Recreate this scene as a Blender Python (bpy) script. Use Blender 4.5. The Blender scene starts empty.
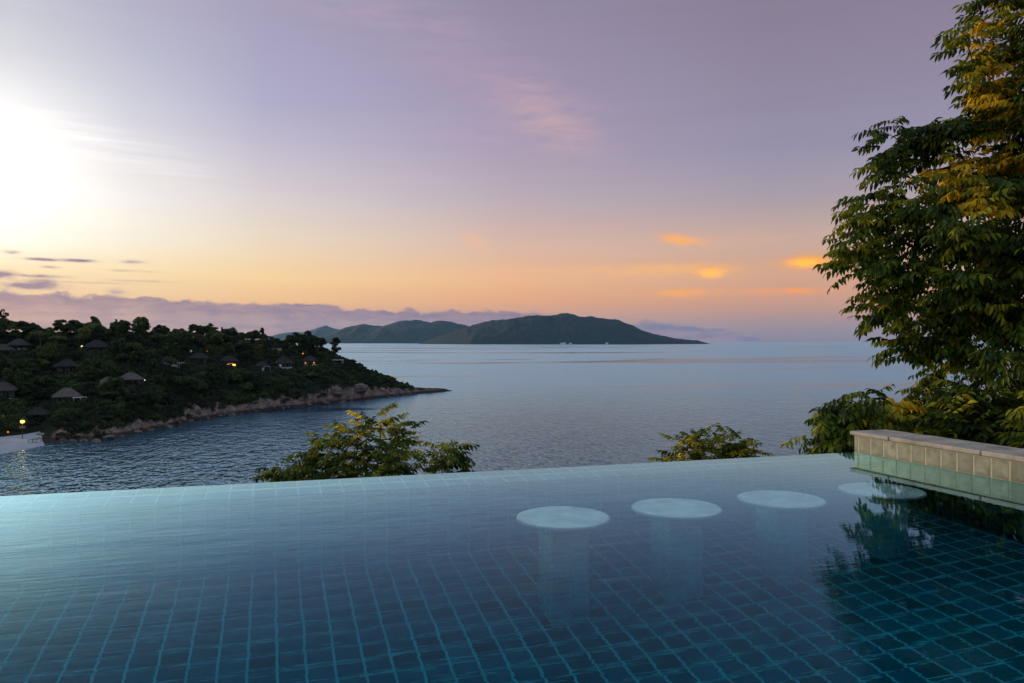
import bpy, math, random
import numpy as np
from mathutils import Vector, Matrix, noise

rnd = random.Random(11)
rng = np.random.default_rng(11)
S = bpy.context.scene
COL = S.collection
R = math.radians

# ------------------------------------------------------------------ camera frame
H = 0.62                      # camera height above the pool water (z = 0)
FX, CX, CY = 775.0, 512.0, 341.5
YAW = R(17.3)                 # camera looks 17.3 deg right of the pool's long axis (+Y)
FWD = Vector((math.sin(YAW), math.cos(YAW), 0))
RGT = Vector((math.cos(YAW), -math.sin(YAW), 0))
SEA = H - 30.0

def P(px, py, D):
    """world point seen at photo pixel (px,py) at depth D along the view axis"""
    X = (px - CX) / FX * D
    v = RGT * X + FWD * D
    return Vector((v.x, v.y, H + (CY - py) / FX * D))

def project(v):
    D = v.x * FWD.x + v.y * FWD.y
    X = v.x * RGT.x + v.y * RGT.y
    return CX + X / D * FX, CY - (v.z - H) / D * FX

def lin(c):
    return tuple((x / 255 / 12.92) if x / 255 <= 0.04045 else ((x / 255 + 0.055) / 1.055) ** 2.4 for x in c)

def interp(x, pts):
    return float(np.interp(x, [p[0] for p in pts], [p[1] for p in pts]))

def ss(a, b, x):
    t = min(1, max(0, (x - a) / (b - a)))
    return t * t * (3 - 2 * t)

# ------------------------------------------------------------------ object helpers
def tag(o, label=None, cat=None, group=None, kind=None):
    if label: o['label'] = label
    if cat: o['category'] = cat
    if group: o['group'] = group
    if kind: o['kind'] = kind
    return o

def empty(name, loc, rz=0.0):
    o = bpy.data.objects.new(name, None)
    COL.objects.link(o)
    o.location = loc
    o.rotation_euler = (0, 0, rz)
    o.empty_display_size = 0.2
    return o

class MB:
    def __init__(s):
        s.v = []; s.f = []; s.m = []; s.sm = []
    def add(s, verts, faces, mi=0, smooth=False):
        b = len(s.v)
        s.v.extend([tuple(v) for v in verts])
        for f in faces:
            s.f.append(tuple(b + i for i in f)); s.m.append(mi); s.sm.append(smooth)
    def box(s, x0, x1, y0, y1, z0, z1, mi=0, bev=0.0):
        if bev <= 0:
            v = [(x, y, z) for z in (z0, z1) for y in (y0, y1) for x in (x0, x1)]
            f = [(0, 2, 3, 1), (4, 5, 7, 6), (0, 1, 5, 4), (2, 6, 7, 3), (0, 4, 6, 2), (1, 3, 7, 5)]
            s.add(v, f, mi)
        else:
            import bmesh
            bm = bmesh.new()
            bmesh.ops.create_cube(bm, size=1.0)
            for v in bm.verts:
                v.co = Vector(((x0 + x1) / 2 + v.co.x * (x1 - x0), (y0 + y1) / 2 + v.co.y * (y1 - y0), (z0 + z1) / 2 + v.co.z * (z1 - z0)))
            bmesh.ops.bevel(bm, geom=list(bm.edges), offset=bev, segments=3, profile=0.5, affect='EDGES')
            bm.verts.index_update()
            s.add([v.co for v in bm.verts], [[v.index for v in f.verts] for f in bm.faces], mi)
            bm.free()
    def tube(s, pts, radii, n=7, mi=0):
        pts = [Vector(p) for p in pts]
        rings = []
        for i, p in enumerate(pts):
            d = (pts[min(i + 1, len(pts) - 1)] - pts[max(i - 1, 0)]).normalized()
            a = d.orthogonal().normalized() if abs(d.z) > 0.9 else d.cross(Vector((0, 0, 1))).normalized()
            b = d.cross(a)
            rings.append([p + (a * math.cos(2 * math.pi * k / n) + b * math.sin(2 * math.pi * k / n)) * radii[i] for k in range(n)])
        vs = [v for r in rings for v in r]
        fs = []
        for i in range(len(pts) - 1):
            for k in range(n):
                fs.append((i * n + k, i * n + (k + 1) % n, (i + 1) * n + (k + 1) % n, (i + 1) * n + k))
        fs.append(tuple(range(n - 1, -1, -1)))
        fs.append(tuple((len(pts) - 1) * n + k for k in range(n)))
        s.add(vs, fs, mi, True)
    def lathe(s, prof, n=48, c=(0, 0, 0), mi=0, smooth=True):
        vs = []
        for r, z in prof:
            for k in range(n):
                a = 2 * math.pi * k / n
                vs.append((c[0] + r * math.cos(a), c[1] + r * math.sin(a), c[2] + z))
        fs = []
        m = len(prof)
        for i in range(m - 1):
            for k in range(n):
                fs.append((i * n + k, i * n + (k + 1) % n, (i + 1) * n + (k + 1) % n, (i + 1) * n + k))
        fs.append(tuple(range(n - 1, -1, -1)))
        fs.append(tuple((m - 1) * n + k for k in range(n)))
        s.add(vs, fs, mi, smooth)
    def build(s, name, mats, parent=None):
        me = bpy.data.meshes.new(name)
        me.from_pydata(s.v, [], s.f)
        for m in (mats if isinstance(mats, (list, tuple)) else [mats]):
            me.materials.append(m)
        me.polygons.foreach_set('material_index', s.m)
        me.polygons.foreach_set('use_smooth', s.sm)
        me.update()
        o = bpy.data.objects.new(name, me)
        COL.objects.link(o)
        if parent: o.parent = parent
        return o

def np_mesh(name, V, F, mats, mi=None, parent=None, smooth=False):
    """V (n,3) array, F (m,k) array of equal-size faces"""
    me = bpy.data.meshes.new(name)
    k = F.shape[1]
    me.vertices.add(len(V)); me.vertices.foreach_set('co', V.astype(np.float32).ravel())
    me.loops.add(F.size); me.loops.foreach_set('vertex_index', F.astype(np.int32).ravel())
    me.polygons.add(len(F)); me.polygons.foreach_set('loop_start', np.arange(0, F.size, k, dtype=np.int32))
    for m in (mats if isinstance(mats, (list, tuple)) else [mats]):
        me.materials.append(m)
    if mi is not None: me.polygons.foreach_set('material_index', mi.astype(np.int32))
    me.polygons.foreach_set('use_smooth', np.full(len(F), smooth))
    me.update(calc_edges=True); me.validate()
    o = bpy.data.objects.new(name, me)
    COL.objects.link(o)
    if parent: o.parent = parent
    return o

# ------------------------------------------------------------------ node helpers
class NT:
    def __init__(s, tree):
        s.t = tree; s.n = tree.nodes; s.l = tree.links
    def new(s, typ, **kw):
        nd = s.n.new(typ)
        for k, v in kw.items(): setattr(nd, k, v)
        return nd
    def set(s, sock, v):
        if hasattr(v, 'is_output'): s.l.new(v, sock)
        elif isinstance(v, (tuple, list)) and sock.type == 'RGBA' and len(v) == 3: sock.default_value = (*v, 1)
        else: sock.default_value = v
    def math(s, op, a, b=None, c=None, clamp=False):
        nd = s.new('ShaderNodeMath', operation=op, use_clamp=clamp)
        for i, v in enumerate((a, b, c)):
            if v is not None: s.set(nd.inputs[i], v)
        return nd.outputs[0]
    def maprange(s, v, a, b, c=0.0, d=1.0, smooth=False):
        nd = s.new('ShaderNodeMapRange', interpolation_type='SMOOTHSTEP' if smooth else 'LINEAR')
        nd.clamp = True
        for i, x in enumerate((v, a, b, c, d)): s.set(nd.inputs[i], x)
        return nd.outputs[0]
    def mix(s, f, a, b, mode='MIX'):
        nd = s.new('ShaderNodeMix', data_type='RGBA', blend_type=mode)
        nd.clamp_factor = True
        s.set(nd.inputs[0], f); s.set(nd.inputs[6], a); s.set(nd.inputs[7], b)
        return nd.outputs[2]
    def noise(s, vec, scale, detail=3, rough=0.55, dist=0.0, out=0):
        nd = s.new('ShaderNodeTexNoise')
        if vec is not None: s.l.new(vec, nd.inputs['Vector'])
        nd.inputs['Scale'].default_value = scale; nd.inputs['Detail'].default_value = detail
        nd.inputs['Roughness'].default_value = rough; nd.inputs['Distortion'].default_value = dist
        return nd.outputs[out]
    def comb(s, x, y, z=0.0):
        nd = s.new('ShaderNodeCombineXYZ')
        for i, v in enumerate((x, y, z)): s.set(nd.inputs[i], v)
        return nd.outputs[0]
    def sep(s, v):
        nd = s.new('ShaderNodeSeparateXYZ'); s.l.new(v, nd.inputs[0]); return nd.outputs
    def mapping(s, v, scale=(1, 1, 1), rot=(0, 0, 0), loc=(0, 0, 0)):
        nd = s.new('ShaderNodeMapping'); s.l.new(v, nd.inputs[0])
        nd.inputs['Scale'].default_value = scale; nd.inputs['Rotation'].default_value = rot; nd.inputs['Location'].default_value = loc
        return nd.outputs[0]
    def ramp(s, f, stops):
        nd = s.new('ShaderNodeValToRGB'); s.l.new(f, nd.inputs[0])
        el = nd.color_ramp.elements
        while len(el) < len(stops): el.new(0.5)
        for e, (p, c) in zip(el, stops):
            e.position = p
        for e, (p, c) in zip(el, stops):
            e.color = (*c, 1) if len(c) == 3 else c
        return nd.outputs[0]
    def bump(s, h, strength, dist, normal=None):
        nd = s.new('ShaderNodeBump'); s.l.new(h, nd.inputs['Height'])
        nd.inputs['Strength'].default_value = strength; nd.inputs['Distance'].default_value = dist
        if normal is not None: s.l.new(normal, nd.inputs['Normal'])
        return nd.outputs[0]

def mat(name):
    m = bpy.data.materials.new(name); m.use_nodes = True
    nt = NT(m.node_tree)
    b = nt.n['Principled BSDF']
    return m, nt, b

def simple(name, c, rough=0.7, var=0.25, scale=3.0, spec=0.3, bump=0.0, island=False):
    m, nt, b = mat(name)
    pos = nt.new('ShaderNodeNewGeometry').outputs['Position']
    n = nt.noise(pos, scale, 4)
    dark = tuple(x * (1 - var) for x in c); lite = tuple(min(1, x * (1 + var)) for x in c)
    col = nt.ramp(n, [(0.3, dark), (0.7, lite)])
    if island:
        rpi = nt.new('ShaderNodeNewGeometry').outputs['Random Per Island']
        f = nt.maprange(rpi, 0, 1, 0.55, 1.45)
        col = nt.mix(1.0, col, nt.comb(f, f, f), 'MULTIPLY')
    nt.l.new(col, b.inputs['Base Color'])
    b.inputs['Roughness'].default_value = rough
    b.inputs['Specular IOR Level'].default_value = spec
    if bump: nt.l.new(nt.bump(n, bump, 0.05), b.inputs['Normal'])
    return m

def leaf_mat(name, c, var=0.5, trans=0.3, rough=0.6, hue=0.0):
    m, nt, b = mat(name)
    rpi = nt.new('ShaderNodeNewGeometry').outputs['Random Per Island']
    f = nt.maprange(rpi, 0, 1, 1 - var, 1 + var)
    c2 = (c[0] * (1.5 + hue), c[1] * 1.15, c[2] * 0.7)
    col = nt.mix(nt.maprange(nt.math('FRACT', nt.math('MULTIPLY', rpi, 7.13)), 0.5, 1.0), c, c2)
    col = nt.mix(1.0, col, nt.comb(f, f, f), 'MULTIPLY')
    nt.l.new(col, b.inputs['Base Color'])
    b.inputs['Roughness'].default_value = rough
    b.inputs['Specular IOR Level'].default_value = 0.16
    tr = nt.new('ShaderNodeBsdfTranslucent'); nt.l.new(col, tr.inputs[0])
    mx = nt.new('ShaderNodeMixShader'); mx.inputs[0].default_value = trans
    nt.l.new(b.outputs[0], mx.inputs[1]); nt.l.new(tr.outputs[0], mx.inputs[2])
    nt.l.new(mx.outputs[0], nt.n['Material Output'].inputs['Surface'])
    return m

def emis(name, c, s):
    m, nt, b = mat(name)
    b.inputs['Base Color'].default_value = (*c, 1)
    b.inputs['Emission Color'].default_value = (*c, 1)
    b.inputs['Emission Strength'].default_value = s
    return m

# ------------------------------------------------------------------ world: dusk sky
SUN_AZ = -47.0     # degrees from the view axis (negative = left)
SUN_EL = 2.0
W = bpy.data.worlds.new("World"); S.world = W; W.use_nodes = True
nt = NT(W.node_tree)
nt.n.clear()
gen = nt.new('ShaderNodeTexCoord').outputs['Generated']
def dot(v, c):
    nd = nt.new('ShaderNodeVectorMath', operation='DOT_PRODUCT'); nt.l.new(v, nd.inputs[0]); nd.inputs[1].default_value = c
    return nd.outputs['Value']
u_, v_, w_ = dot(gen, tuple(RGT)), dot(gen, tuple(FWD)), dot(gen, (0, 0, 1))
az = nt.math('MULTIPLY', nt.math('ARCTAN2', u_, v_), 180 / math.pi)
el = nt.math('MULTIPLY', nt.math('ARCSINE', w_), 180 / math.pi)
def pxaz(px): return math.degrees(math.atan((px - CX) / FX))
def pxel(px, py): return math.degrees(math.atan((CY - py) / FX * math.cos(R(pxaz(px)))))
EL1 = 60.0
eln = nt.math('DIVIDE', el, EL1, clamp=True)
cols = {
 12: [(341, (205, 160, 140)), (318, (224, 184, 150)), (300, (238, 205, 160)), (270, (250, 226, 182)), (240, (262, 256, 240)), (185, (268, 266, 262)), (130, (258, 258, 257)), (90, (236, 237, 240)), (50, (216, 217, 223)), (0, (202, 202, 214)), (-300, (150, 152, 180))],
 130: [(341, (195, 160, 150)), (318, (215, 176, 154)), (300, (243, 203, 156)), (270, (252, 226, 178)), (240, (250, 240, 220)), (200, (242, 238, 234)), (150, (226, 224, 229)), (100, (206, 206, 219)), (50, (190, 190, 209)), (0, (182, 178, 199)), (-300, (140, 142, 172))],
 262: [(341, (180, 148, 150)), (320, (205, 165, 150)), (302, (246, 194, 140)), (278, (253, 214, 156)), (240, (238, 218, 194)), (200, (220, 210, 210)), (150, (197, 190, 207)), (100, (176, 172, 202)), (0, (165, 158, 186)), (-300, (130, 130, 165))],
 512: [(341, (165, 140, 150)), (320, (205, 160, 142)), (302, (236, 168, 126)), (280, (243, 184, 136)), (245, (222, 184, 166)), (200, (190, 172, 182)), (150, (172, 157, 180)), (80, (160, 147, 176)), (0, (148, 136, 162)), (-300, (120, 115, 150))],
 772: [(341, (146, 126, 138)), (325, (172, 140, 140)), (300, (212, 156, 130)), (275, (218, 168, 138)), (240, (204, 170, 156)), (195, (170, 157, 168)), (150, (152, 145, 170)), (80, (145, 134, 158)), (0, (138, 126, 148)), (-300, (105, 105, 140))],
}
ramps = []
for px in (12, 130, 262, 512, 772):
    stops = [(min(1, max(0, pxel(px, y) / EL1)), lin(c)) for y, c in cols[px]]
    ramps.append(nt.ramp(eln, stops[:-1] + [(0.62, lin((145, 156, 184))), (1.0, lin((186, 214, 234)))]))  # overhead sky, out of view, brightened to light the pool
sky = nt.mix(nt.maprange(az, pxaz(12), pxaz(130)), ramps[0], ramps[1])
sky = nt.mix(nt.maprange(az, pxaz(130), pxaz(262)), sky, ramps[2])
sky = nt.mix(nt.maprange(az, pxaz(262), pxaz(512)), sky, ramps[3])
sky = nt.mix(nt.maprange(az, pxaz(512), pxaz(772)), sky, ramps[4])
# opposite half of the sky, behind the viewer: the blue dusk side
back = nt.ramp(eln, [(0.0, lin((105, 108, 140))), (0.25, lin((128, 124, 160))), (0.62, lin((140, 156, 186))), (1.0, lin((186, 214, 234)))])
aaz = nt.math('ABSOLUTE', nt.math('ADD', az, 40.0))
sky = nt.mix(nt.maprange(aaz, 85, 150, smooth=True), sky, back)
# afterglow round the place the sun has gone down
sd = Vector((0, 0, 0)) + FWD * math.cos(R(SUN_AZ)) + RGT * math.sin(R(SUN_AZ))
def lobe(a0, e0, sa, su, sdn, amp):
    ga = nt.math('DIVIDE', nt.math('SUBTRACT', az, a0), sa)
    ge = nt.math('DIVIDE', nt.math('SUBTRACT', el, e0), nt.maprange(el, e0 - 0.1, e0 + 0.1, sdn, su))
    return nt.math('MULTIPLY', nt.math('EXPONENT', nt.math('MULTIPLY', nt.math('ADD', nt.math('MULTIPLY', ga, ga), nt.math('MULTIPLY', ge, ge)), -1.0)), amp)
gl = nt.math('ADD', lobe(-46, 10.0, 11, 5.0, 3.8, 0.7), lobe(-42, 9.5, 16, 8, 5.0, 0.06))
sky = nt.mix(1.0, sky, nt.mix(1.0, (1.0, 0.93, 0.82), nt.comb(gl, gl, gl), 'MULTIPLY'), 'ADD')

def cloudvec(kx, ky, ox=0.0):
    return nt.comb(nt.math('MULTIPLY_ADD', az, kx, ox), nt.math('MULTIPLY', el, ky), 0.0)
# low purple cloud bank along the horizon
btop = nt.ramp(nt.maprange(az, -60, 40), [(0.0, (0.5,) * 3), (0.27, (0.52,) * 3), (0.42, (0.47,) * 3), (0.62, (0.36,) * 3), (0.68, (0.27,) * 3), (0.74, (0.17,) * 3), (0.80, (0.0,) * 3)])
btop = nt.math('MULTIPLY', btop, 6.0)
n1 = nt.noise(cloudvec(0.55, 0.95), 1.0, 6, 0.62, 0.2)
n1b = nt.noise(cloudvec(0.16, 0.3, 3.3), 1.0, 3, 0.5)
edge = nt.math('ADD', btop, nt.math('MULTIPLY', nt.math('SUBTRACT', nt.math('ADD', n1, n1b), 1.0), 1.45))
below = nt.math('SUBTRACT', edge, el)
m1 = nt.maprange(below, -0.03, 0.28, smooth=True)
thin = nt.maprange(nt.noise(cloudvec(0.10, 1.6, 9.0), 1.0, 5, 0.6), 0.36, 0.62)
bankc = nt.mix(nt.maprange(below, 0.1, 1.0), lin((106, 101, 146)), lin((136, 119, 148)))
bankc = nt.mix(nt.math('MULTIPLY', nt.maprange(nt.noise(cloudvec(0.5, 2.6, 4.4), 1.0, 5, 0.62, 0.3), 0.38, 0.66), 0.75), bankc, nt.mix(nt.maprange(below, 0.3, 1.4), lin((168, 138, 150)), lin((186, 154, 158))))
m1 = nt.math('MULTIPLY', m1, nt.maprange(nt.math('MULTIPLY', nt.maprange(below, 0.7, 1.6), thin), 0, 1, 0.86, 0.42))
gapm = nt.math('MULTIPLY', nt.maprange(el, 1.25, 0.75), nt.math('MULTIPLY', nt.maprange(az, -14, -22), nt.maprange(nt.noise(cloudvec(0.15, 2.2, 5.0), 1.0, 3), 0.40, 0.55)))
sky = nt.mix(nt.math('MULTIPLY', m1, nt.math('SUBTRACT', 1.0, nt.math('MULTIPLY', gapm, 0.85))), sky, bankc)
# lit wisps
n3 = nt.noise(nt.mapping(cloudvec(0.5, 1.6, 2.0), rot=(0, 0, 0.12)), 1.0, 5, 0.62, 0.4)
n3w = nt.maprange(n3, 0.33, 0.62)
def wisp(px, py, wpx, hpx, c, a, tilt=0.0, base=0.25):
    global sky
    A, E = pxaz(px), pxel(px, py)
    k = math.degrees(1 / FX) * math.cos(R(A)) ** 2
    da = nt.math('DIVIDE', nt.math('SUBTRACT', az, A), wpx * k)
    de = nt.math('DIVIDE', nt.math('ADD', nt.math('SUBTRACT', el, E), nt.math('MULTIPLY', nt.math('SUBTRACT', az, A), tilt)), hpx * k)
    d2 = nt.math('ADD', nt.math('MULTIPLY', da, da), nt.math('MULTIPLY', de, de))
    g = nt.math('EXPONENT', nt.math('MULTIPLY', d2, -1.0))
    mm = nt.math('MULTIPLY', nt.math('MULTIPLY', g, nt.maprange(n3w, 0, 1, base, 1.2)), a, clamp=True)
    sky = nt.mix(mm, sky, c)
dk = lin((140, 126, 152)); dk2 = lin((172, 152, 160))
for a_ in ((30, 285.5, 28, 4.4, 1.0), (44, 283, 14, 4.5, 0.9), (2, 274.5, 15, 4.4, 0.95), (6, 296, 12, 5.0, 0.9), (118, 293, 9, 4.0, 0.7), (40, 276, 24, 1.7, 0.8), (45, 259.5, 18, 1.6, 0.9), (78, 260.5, 17, 1.7, 0.8), (11, 252, 8, 2.0, 0.9), (50, 267, 9, 1.6, 0.6), (131, 262, 11, 1.8, 0.7), (133, 271, 20, 1.3, 0.5), (140, 281, 30, 1.2, 0.35), (12, 297, 18, 4.0, 0.8), (70, 282, 50, 1.2, 0.4)):
    wisp(*a_[:4], dk if a_[4] > 0.75 else dk2, a_[4] * 1.5, base=0.15)
og = lin((255, 172, 92)); pk = lin((240, 170, 130)); hot = (1.5, 0.62, 0.06)
wisp(682, 240, 20, 5, lin((255, 178, 104)), 1.25, 0.16)
wisp(805, 262, 26, 6.5, lin((255, 165, 60)), 1.2, -0.05)
wisp(803, 263, 15, 4, hot, 1.35)
wisp(707, 270, 26, 5, lin((255, 178, 90)), 0.8)
wisp(711, 273, 10, 3.6, hot, 1.7)
wisp(788, 291, 36, 3, lin((255, 160, 88)), 1.2)
wisp(690, 293, 44, 4.5, lin((252, 172, 100)), 1.0)
wisp(655, 270, 70, 6, lin((252, 186, 118)), 0.85)
wisp(530, 270, 120, 3, lin((248, 190, 140)), 0.35)
wisp(476, 243, 11, 7, lin((246, 186, 148)), 0.8, 0.35)
wisp(740, 238, 60, 9, lin((226, 176, 150)), 0.4)
# thin pink cirrus high in the middle
n4 = nt.noise(nt.mapping(cloudvec(0.25, 1.25, 4.0), rot=(0, 0, 0.75)), 1.0, 6, 0.62, 0.5)
n4w = nt.maprange(n4, 0.35, 0.75)
def cirrus(px, py, wpx, hpx, c, a, rot=0.0):
    global sky
    A, E = pxaz(px), pxel(px, py)
    k = math.degrees(1 / FX) * math.cos(R(A)) ** 2
    x = nt.math('SUBTRACT', az, A); y = nt.math('SUBTRACT', el, E)
    cr, sr = math.cos(rot), math.sin(rot)
    xr = nt.math('DIVIDE', nt.math('ADD', nt.math('MULTIPLY', x, cr), nt.math('MULTIPLY', y, sr)), wpx * k)
    yr = nt.math('DIVIDE', nt.math('SUBTRACT', nt.math('MULTIPLY', y, cr), nt.math('MULTIPLY', x, sr)), hpx * k)
    g = nt.math('EXPONENT', nt.math('MULTIPLY', nt.math('ADD', nt.math('MULTIPLY', xr, xr), nt.math('MULTIPLY', yr, yr)), -1.0))
    sky = nt.mix(nt.math('MULTIPLY', nt.math('MULTIPLY', g, n4w), a, clamp=True), sky, c)
cirrus(548, 118, 46, 24, lin((238, 186, 164)), 0.55, -0.5)
cirrus(500, 88, 110, 30, lin((190, 158, 176)), 0.6, -0.45)
cirrus(350, 8, 110, 18, lin((190, 165, 186)), 0.6, -0.1)
cirrus(480, 138, 60, 12, lin((190, 164, 186)), 0.5, 0.1)
n5 = nt.noise(nt.mapping(cloudvec(0.09, 1.9, 6.0), rot=(0, 0, 0.16)), 1.0, 5, 0.6, 0.3)
n4w = nt.maprange(n5, 0.42, 0.66)
cirrus(40, 128, 120, 20, (1.12, 1.08, 1.04), 1.1, -0.2)
# soft grey haze streaks everywhere low
n6 = nt.noise(cloudvec(0.05, 0.8, 2.5), 1.0, 4, 0.5)
sky = nt.mix(nt.math('MULTIPLY', nt.maprange(n6, 0.45, 0.75), 0.22), sky, nt.mix(1.0, sky, (0.86, 0.84, 0.90), 'MULTIPLY'))

nish = nt.new('ShaderNodeTexSky', sky_type='NISHITA')
nish.sun_disc = False
nish.sun_elevation = R(SUN_EL)
# the sky texture's rotation is measured clockwise from +Y, as is the sun's compass heading here
sun_head = math.atan2(sd.x, sd.y)
nish.sun_rotation = sun_head
nish.altitude = 30; nish.air_density = 1.0; nish.dust_density = 1.5; nish.ozone_density = 1.5
bgn = nt.new('ShaderNodeBackground'); nt.l.new(nish.outputs[0], bgn.inputs[0]); bgn.inputs[1].default_value = 0.015
bgp = nt.new('ShaderNodeBackground'); nt.l.new(sky, bgp.inputs[0]); bgp.inputs[1].default_value = 0.97
ad = nt.new('ShaderNodeAddShader'); nt.l.new(bgn.outputs[0], ad.inputs[0]); nt.l.new(bgp.outputs[0], ad.inputs[1])
wo = nt.new('ShaderNodeOutputWorld'); nt.l.new(ad.outputs[0], wo.inputs['Surface'])
W.cycles.sampling_method = 'MANUAL'; W.cycles.sample_map_resolution = 512

sl = bpy.data.lights.new('sun', 'SUN'); sl.energy = 3.0; sl.angle = R(10); sl.color = (1.0, 0.76, 0.42)
so = bpy.data.objects.new('sun', sl); COL.objects.link(so)
sdir = (sd * math.cos(R(9)) + Vector((0, 0, math.sin(R(9))))).normalized()
so.rotation_euler = (-sdir).to_track_quat('-Z', 'Y').to_euler()

# ------------------------------------------------------------------ camera
cd = bpy.data.cameras.new('camera'); cd.sensor_width = 36; cd.lens = FX / 1024 * 36
cd.clip_start = 0.05; cd.clip_end = 200000
co = bpy.data.objects.new('camera', cd); COL.objects.link(co)
co.location = (0, 0, H); co.rotation_euler = (R(90), 0, -YAW)
S.camera = co

# ------------------------------------------------------------------ haze
m, ntm, b = mat('haze_air')
ntm.n.remove(b)
pv = ntm.new('ShaderNodeVolumePrincipled')
pv.inputs['Color'].default_value = (0.36, 0.66, 1.0, 1)
pv.inputs['Density'].default_value = 1.15e-5
pv.inputs['Anisotropy'].default_value = 0.1
ntm.l.new(pv.outputs[0], ntm.n['Material Output'].inputs['Volume'])
mb = MB(); mb.box(-31000, 31000, -31000, 31000, SEA - 1.0, 720)
tag(mb.build('haze', m), 'pale dusk haze that fades the far islands', 'haze', kind='stuff')

# ------------------------------------------------------------------ sea
def rp_fresnel(ntm, normal, n=1.33, ws=0.3):
    """Fresnel reflectance of water, mostly the p-polarised part (a polarising filter on the lens)"""
    g = ntm.new('ShaderNodeNewGeometry')
    nd = ntm.new('ShaderNodeVectorMath', operation='DOT_PRODUCT'); ntm.l.new(g.outputs['Incoming'], nd.inputs[0]); ntm.l.new(normal, nd.inputs[1])
    c = ntm.math('MAXIMUM', ntm.math('ABSOLUTE', nd.outputs['Value']), 0.01)
    s2 = ntm.math('SUBTRACT', 1.0, ntm.math('MULTIPLY', c, c))
    ct = ntm.math('SQRT', ntm.math('SUBTRACT', 1.0, ntm.math('DIVIDE', s2, n * n)))
    nc = ntm.math('MULTIPLY', c, n); nct = ntm.math('MULTIPLY', ct, n)
    rp = ntm.math('DIVIDE', ntm.math('SUBTRACT', nc, ct), ntm.math('ADD', nc, ct))
    rs = ntm.math('DIVIDE', ntm.math('SUBTRACT', c, nct), ntm.math('ADD', c, nct))
    f = ntm.math('ADD', ntm.math('MULTIPLY', ntm.math('MULTIPLY', rp, rp), 1 - ws), ntm.math('MULTIPLY', ntm.math('MULTIPLY', rs, rs), ws))
    return f, g.outputs['Backfacing']

m, ntm, b = mat('sea_water')
ntm.n.remove(b)
pos = ntm.new('ShaderNodeNewGeometry').outputs['Position']
slick = ntm.noise(ntm.mapping(pos, scale=(0.0011, 0.0042, 1), rot=(0, 0, YAW)), 1.0, 5, 0.6, 0.5)
slick2 = ntm.maprange(slick, 0.535, 0.60, smooth=True)
ln = ntm.new('ShaderNodeVectorMath', operation='LENGTH'); ntm.l.new(pos, ln.inputs[0])
off = ntm.math('POWER', ntm.maprange(ln.outputs['Value'], 140, 560), 0.7)
rgh = ntm.maprange(off, 0, 1, 0.06, 0.27)
rgh = ntm.math('MULTIPLY', rgh, ntm.maprange(slick2, 0, 1, 1.0, 0.42))
w1 = ntm.noise(ntm.mapping(pos, scale=(0.22, 0.16, 1), rot=(0, 0, 0.5)), 1.0, 2, 0.6)
w2 = ntm.noise(ntm.mapping(pos, scale=(0.85, 0.34, 1), rot=(0, 0, 0.25)), 1.0, 2, 0.55)
hh = ntm.math('ADD', w1, ntm.math('MULTIPLY', w2, 0.55))
bn = ntm.new('ShaderNodeBump'); ntm.l.new(hh, bn.inputs['Height']); bn.inputs['Distance'].default_value = 1.4
ntm.l.new(ntm.math('MULTIPLY', ntm.maprange(slick2, 0, 1, 0.8, 0.25), ntm.maprange(off, 0, 1, 1.0, 0.3)), bn.inputs['Strength'])
fr, bf = rp_fresnel(ntm, bn.outputs[0], n=1.45, ws=1.0)
gl_ = ntm.new('ShaderNodeBsdfGlossy'); gl_.inputs['Color'].default_value = (0.54, 0.83, 1.0, 1)
ntm.l.new(ntm.mix(slick2, (0.54, 0.83, 1.0), (0.52, 0.76, 1.0)), gl_.inputs['Color']); ntm.l.new(rgh, gl_.inputs['Roughness']); ntm.l.new(bn.outputs[0], gl_.inputs['Normal'])
df = ntm.new('ShaderNodeBsdfDiffuse'); df.inputs['Color'].default_value = (0.010, 0.045, 0.078, 1)
mx = ntm.new('ShaderNodeMixShader'); ntm.l.new(fr, mx.inputs[0]); ntm.l.new(df.outputs[0], mx.inputs[1]); ntm.l.new(gl_.outputs[0], mx.inputs[2])
ntm.l.new(mx.outputs[0], ntm.n['Material Output'].inputs['Surface'])
mb = MB()
mb.add([(-30500, -30500, SEA), (30500, -30500, SEA), (30500, 30500, SEA), (-30500, 30500, SEA)], [(0, 1, 2, 3)])
tag(mb.build('sea', m), 'calm blue grey sea reaching to the horizon', 'sea', kind='structure')

# ------------------------------------------------------------------ far islands
forest_far = simple('far_forest', (0.005, 0.013, 0.016), 0.9, 0.5, 0.004, 0.1)
def island(name, prof, D, depth, label, seed, rough=0.55):
    xs = np.arange(prof[0][0], prof[-1][0] + 0.01, 0.6)
    ts = np.linspace(-1, 1, 41)
    V = []; F = []
    for i, x in enumerate(xs):
        ys = interp(x, prof)
        top = max(0.0, (CY + 0.8 - ys) / FX * D)
        for j, t in enumerate(ts):
            Dj = D + t * depth * (0.25 + 0.75 * min(1, top / 250))
            X = (x - CX) / FX * D
            w = RGT * X + FWD * Dj
            n = noise.fractal(Vector((w.x / 900, w.y / 900, seed)), 1.0, 2.0, 6)
            rid = abs(noise.noise(Vector((w.x / 420, w.y / 1100, seed + 7))))
            hgt = top * max(0.0, (1 - abs(t) ** 1.25)) * (1 + rough * (0.55 * rid - 0.18 + 0.10 * n) * min(1, abs(t) * 4))
            n2 = noise.fractal(Vector((w.x / 120, w.y / 120, seed)), 0.8, 2.0, 4)
            V.append((w.x, w.y, SEA - 3 + max(0, hgt + 26 * n2 * min(1, hgt / 120) * rough) + (3.5 if abs(t) < 0.9 else -4)))
    nT = len(ts)
    for i in range(len(xs) - 1):
        for j in range(nT - 1):
            F.append((i * nT + j, (i + 1) * nT + j, (i + 1) * nT + j + 1, i * nT + j + 1))
    o = np_mesh(name, np.array(V), np.array(F), forest_far, smooth=True)
    return tag(o, label, 'island', kind='structure')
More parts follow.
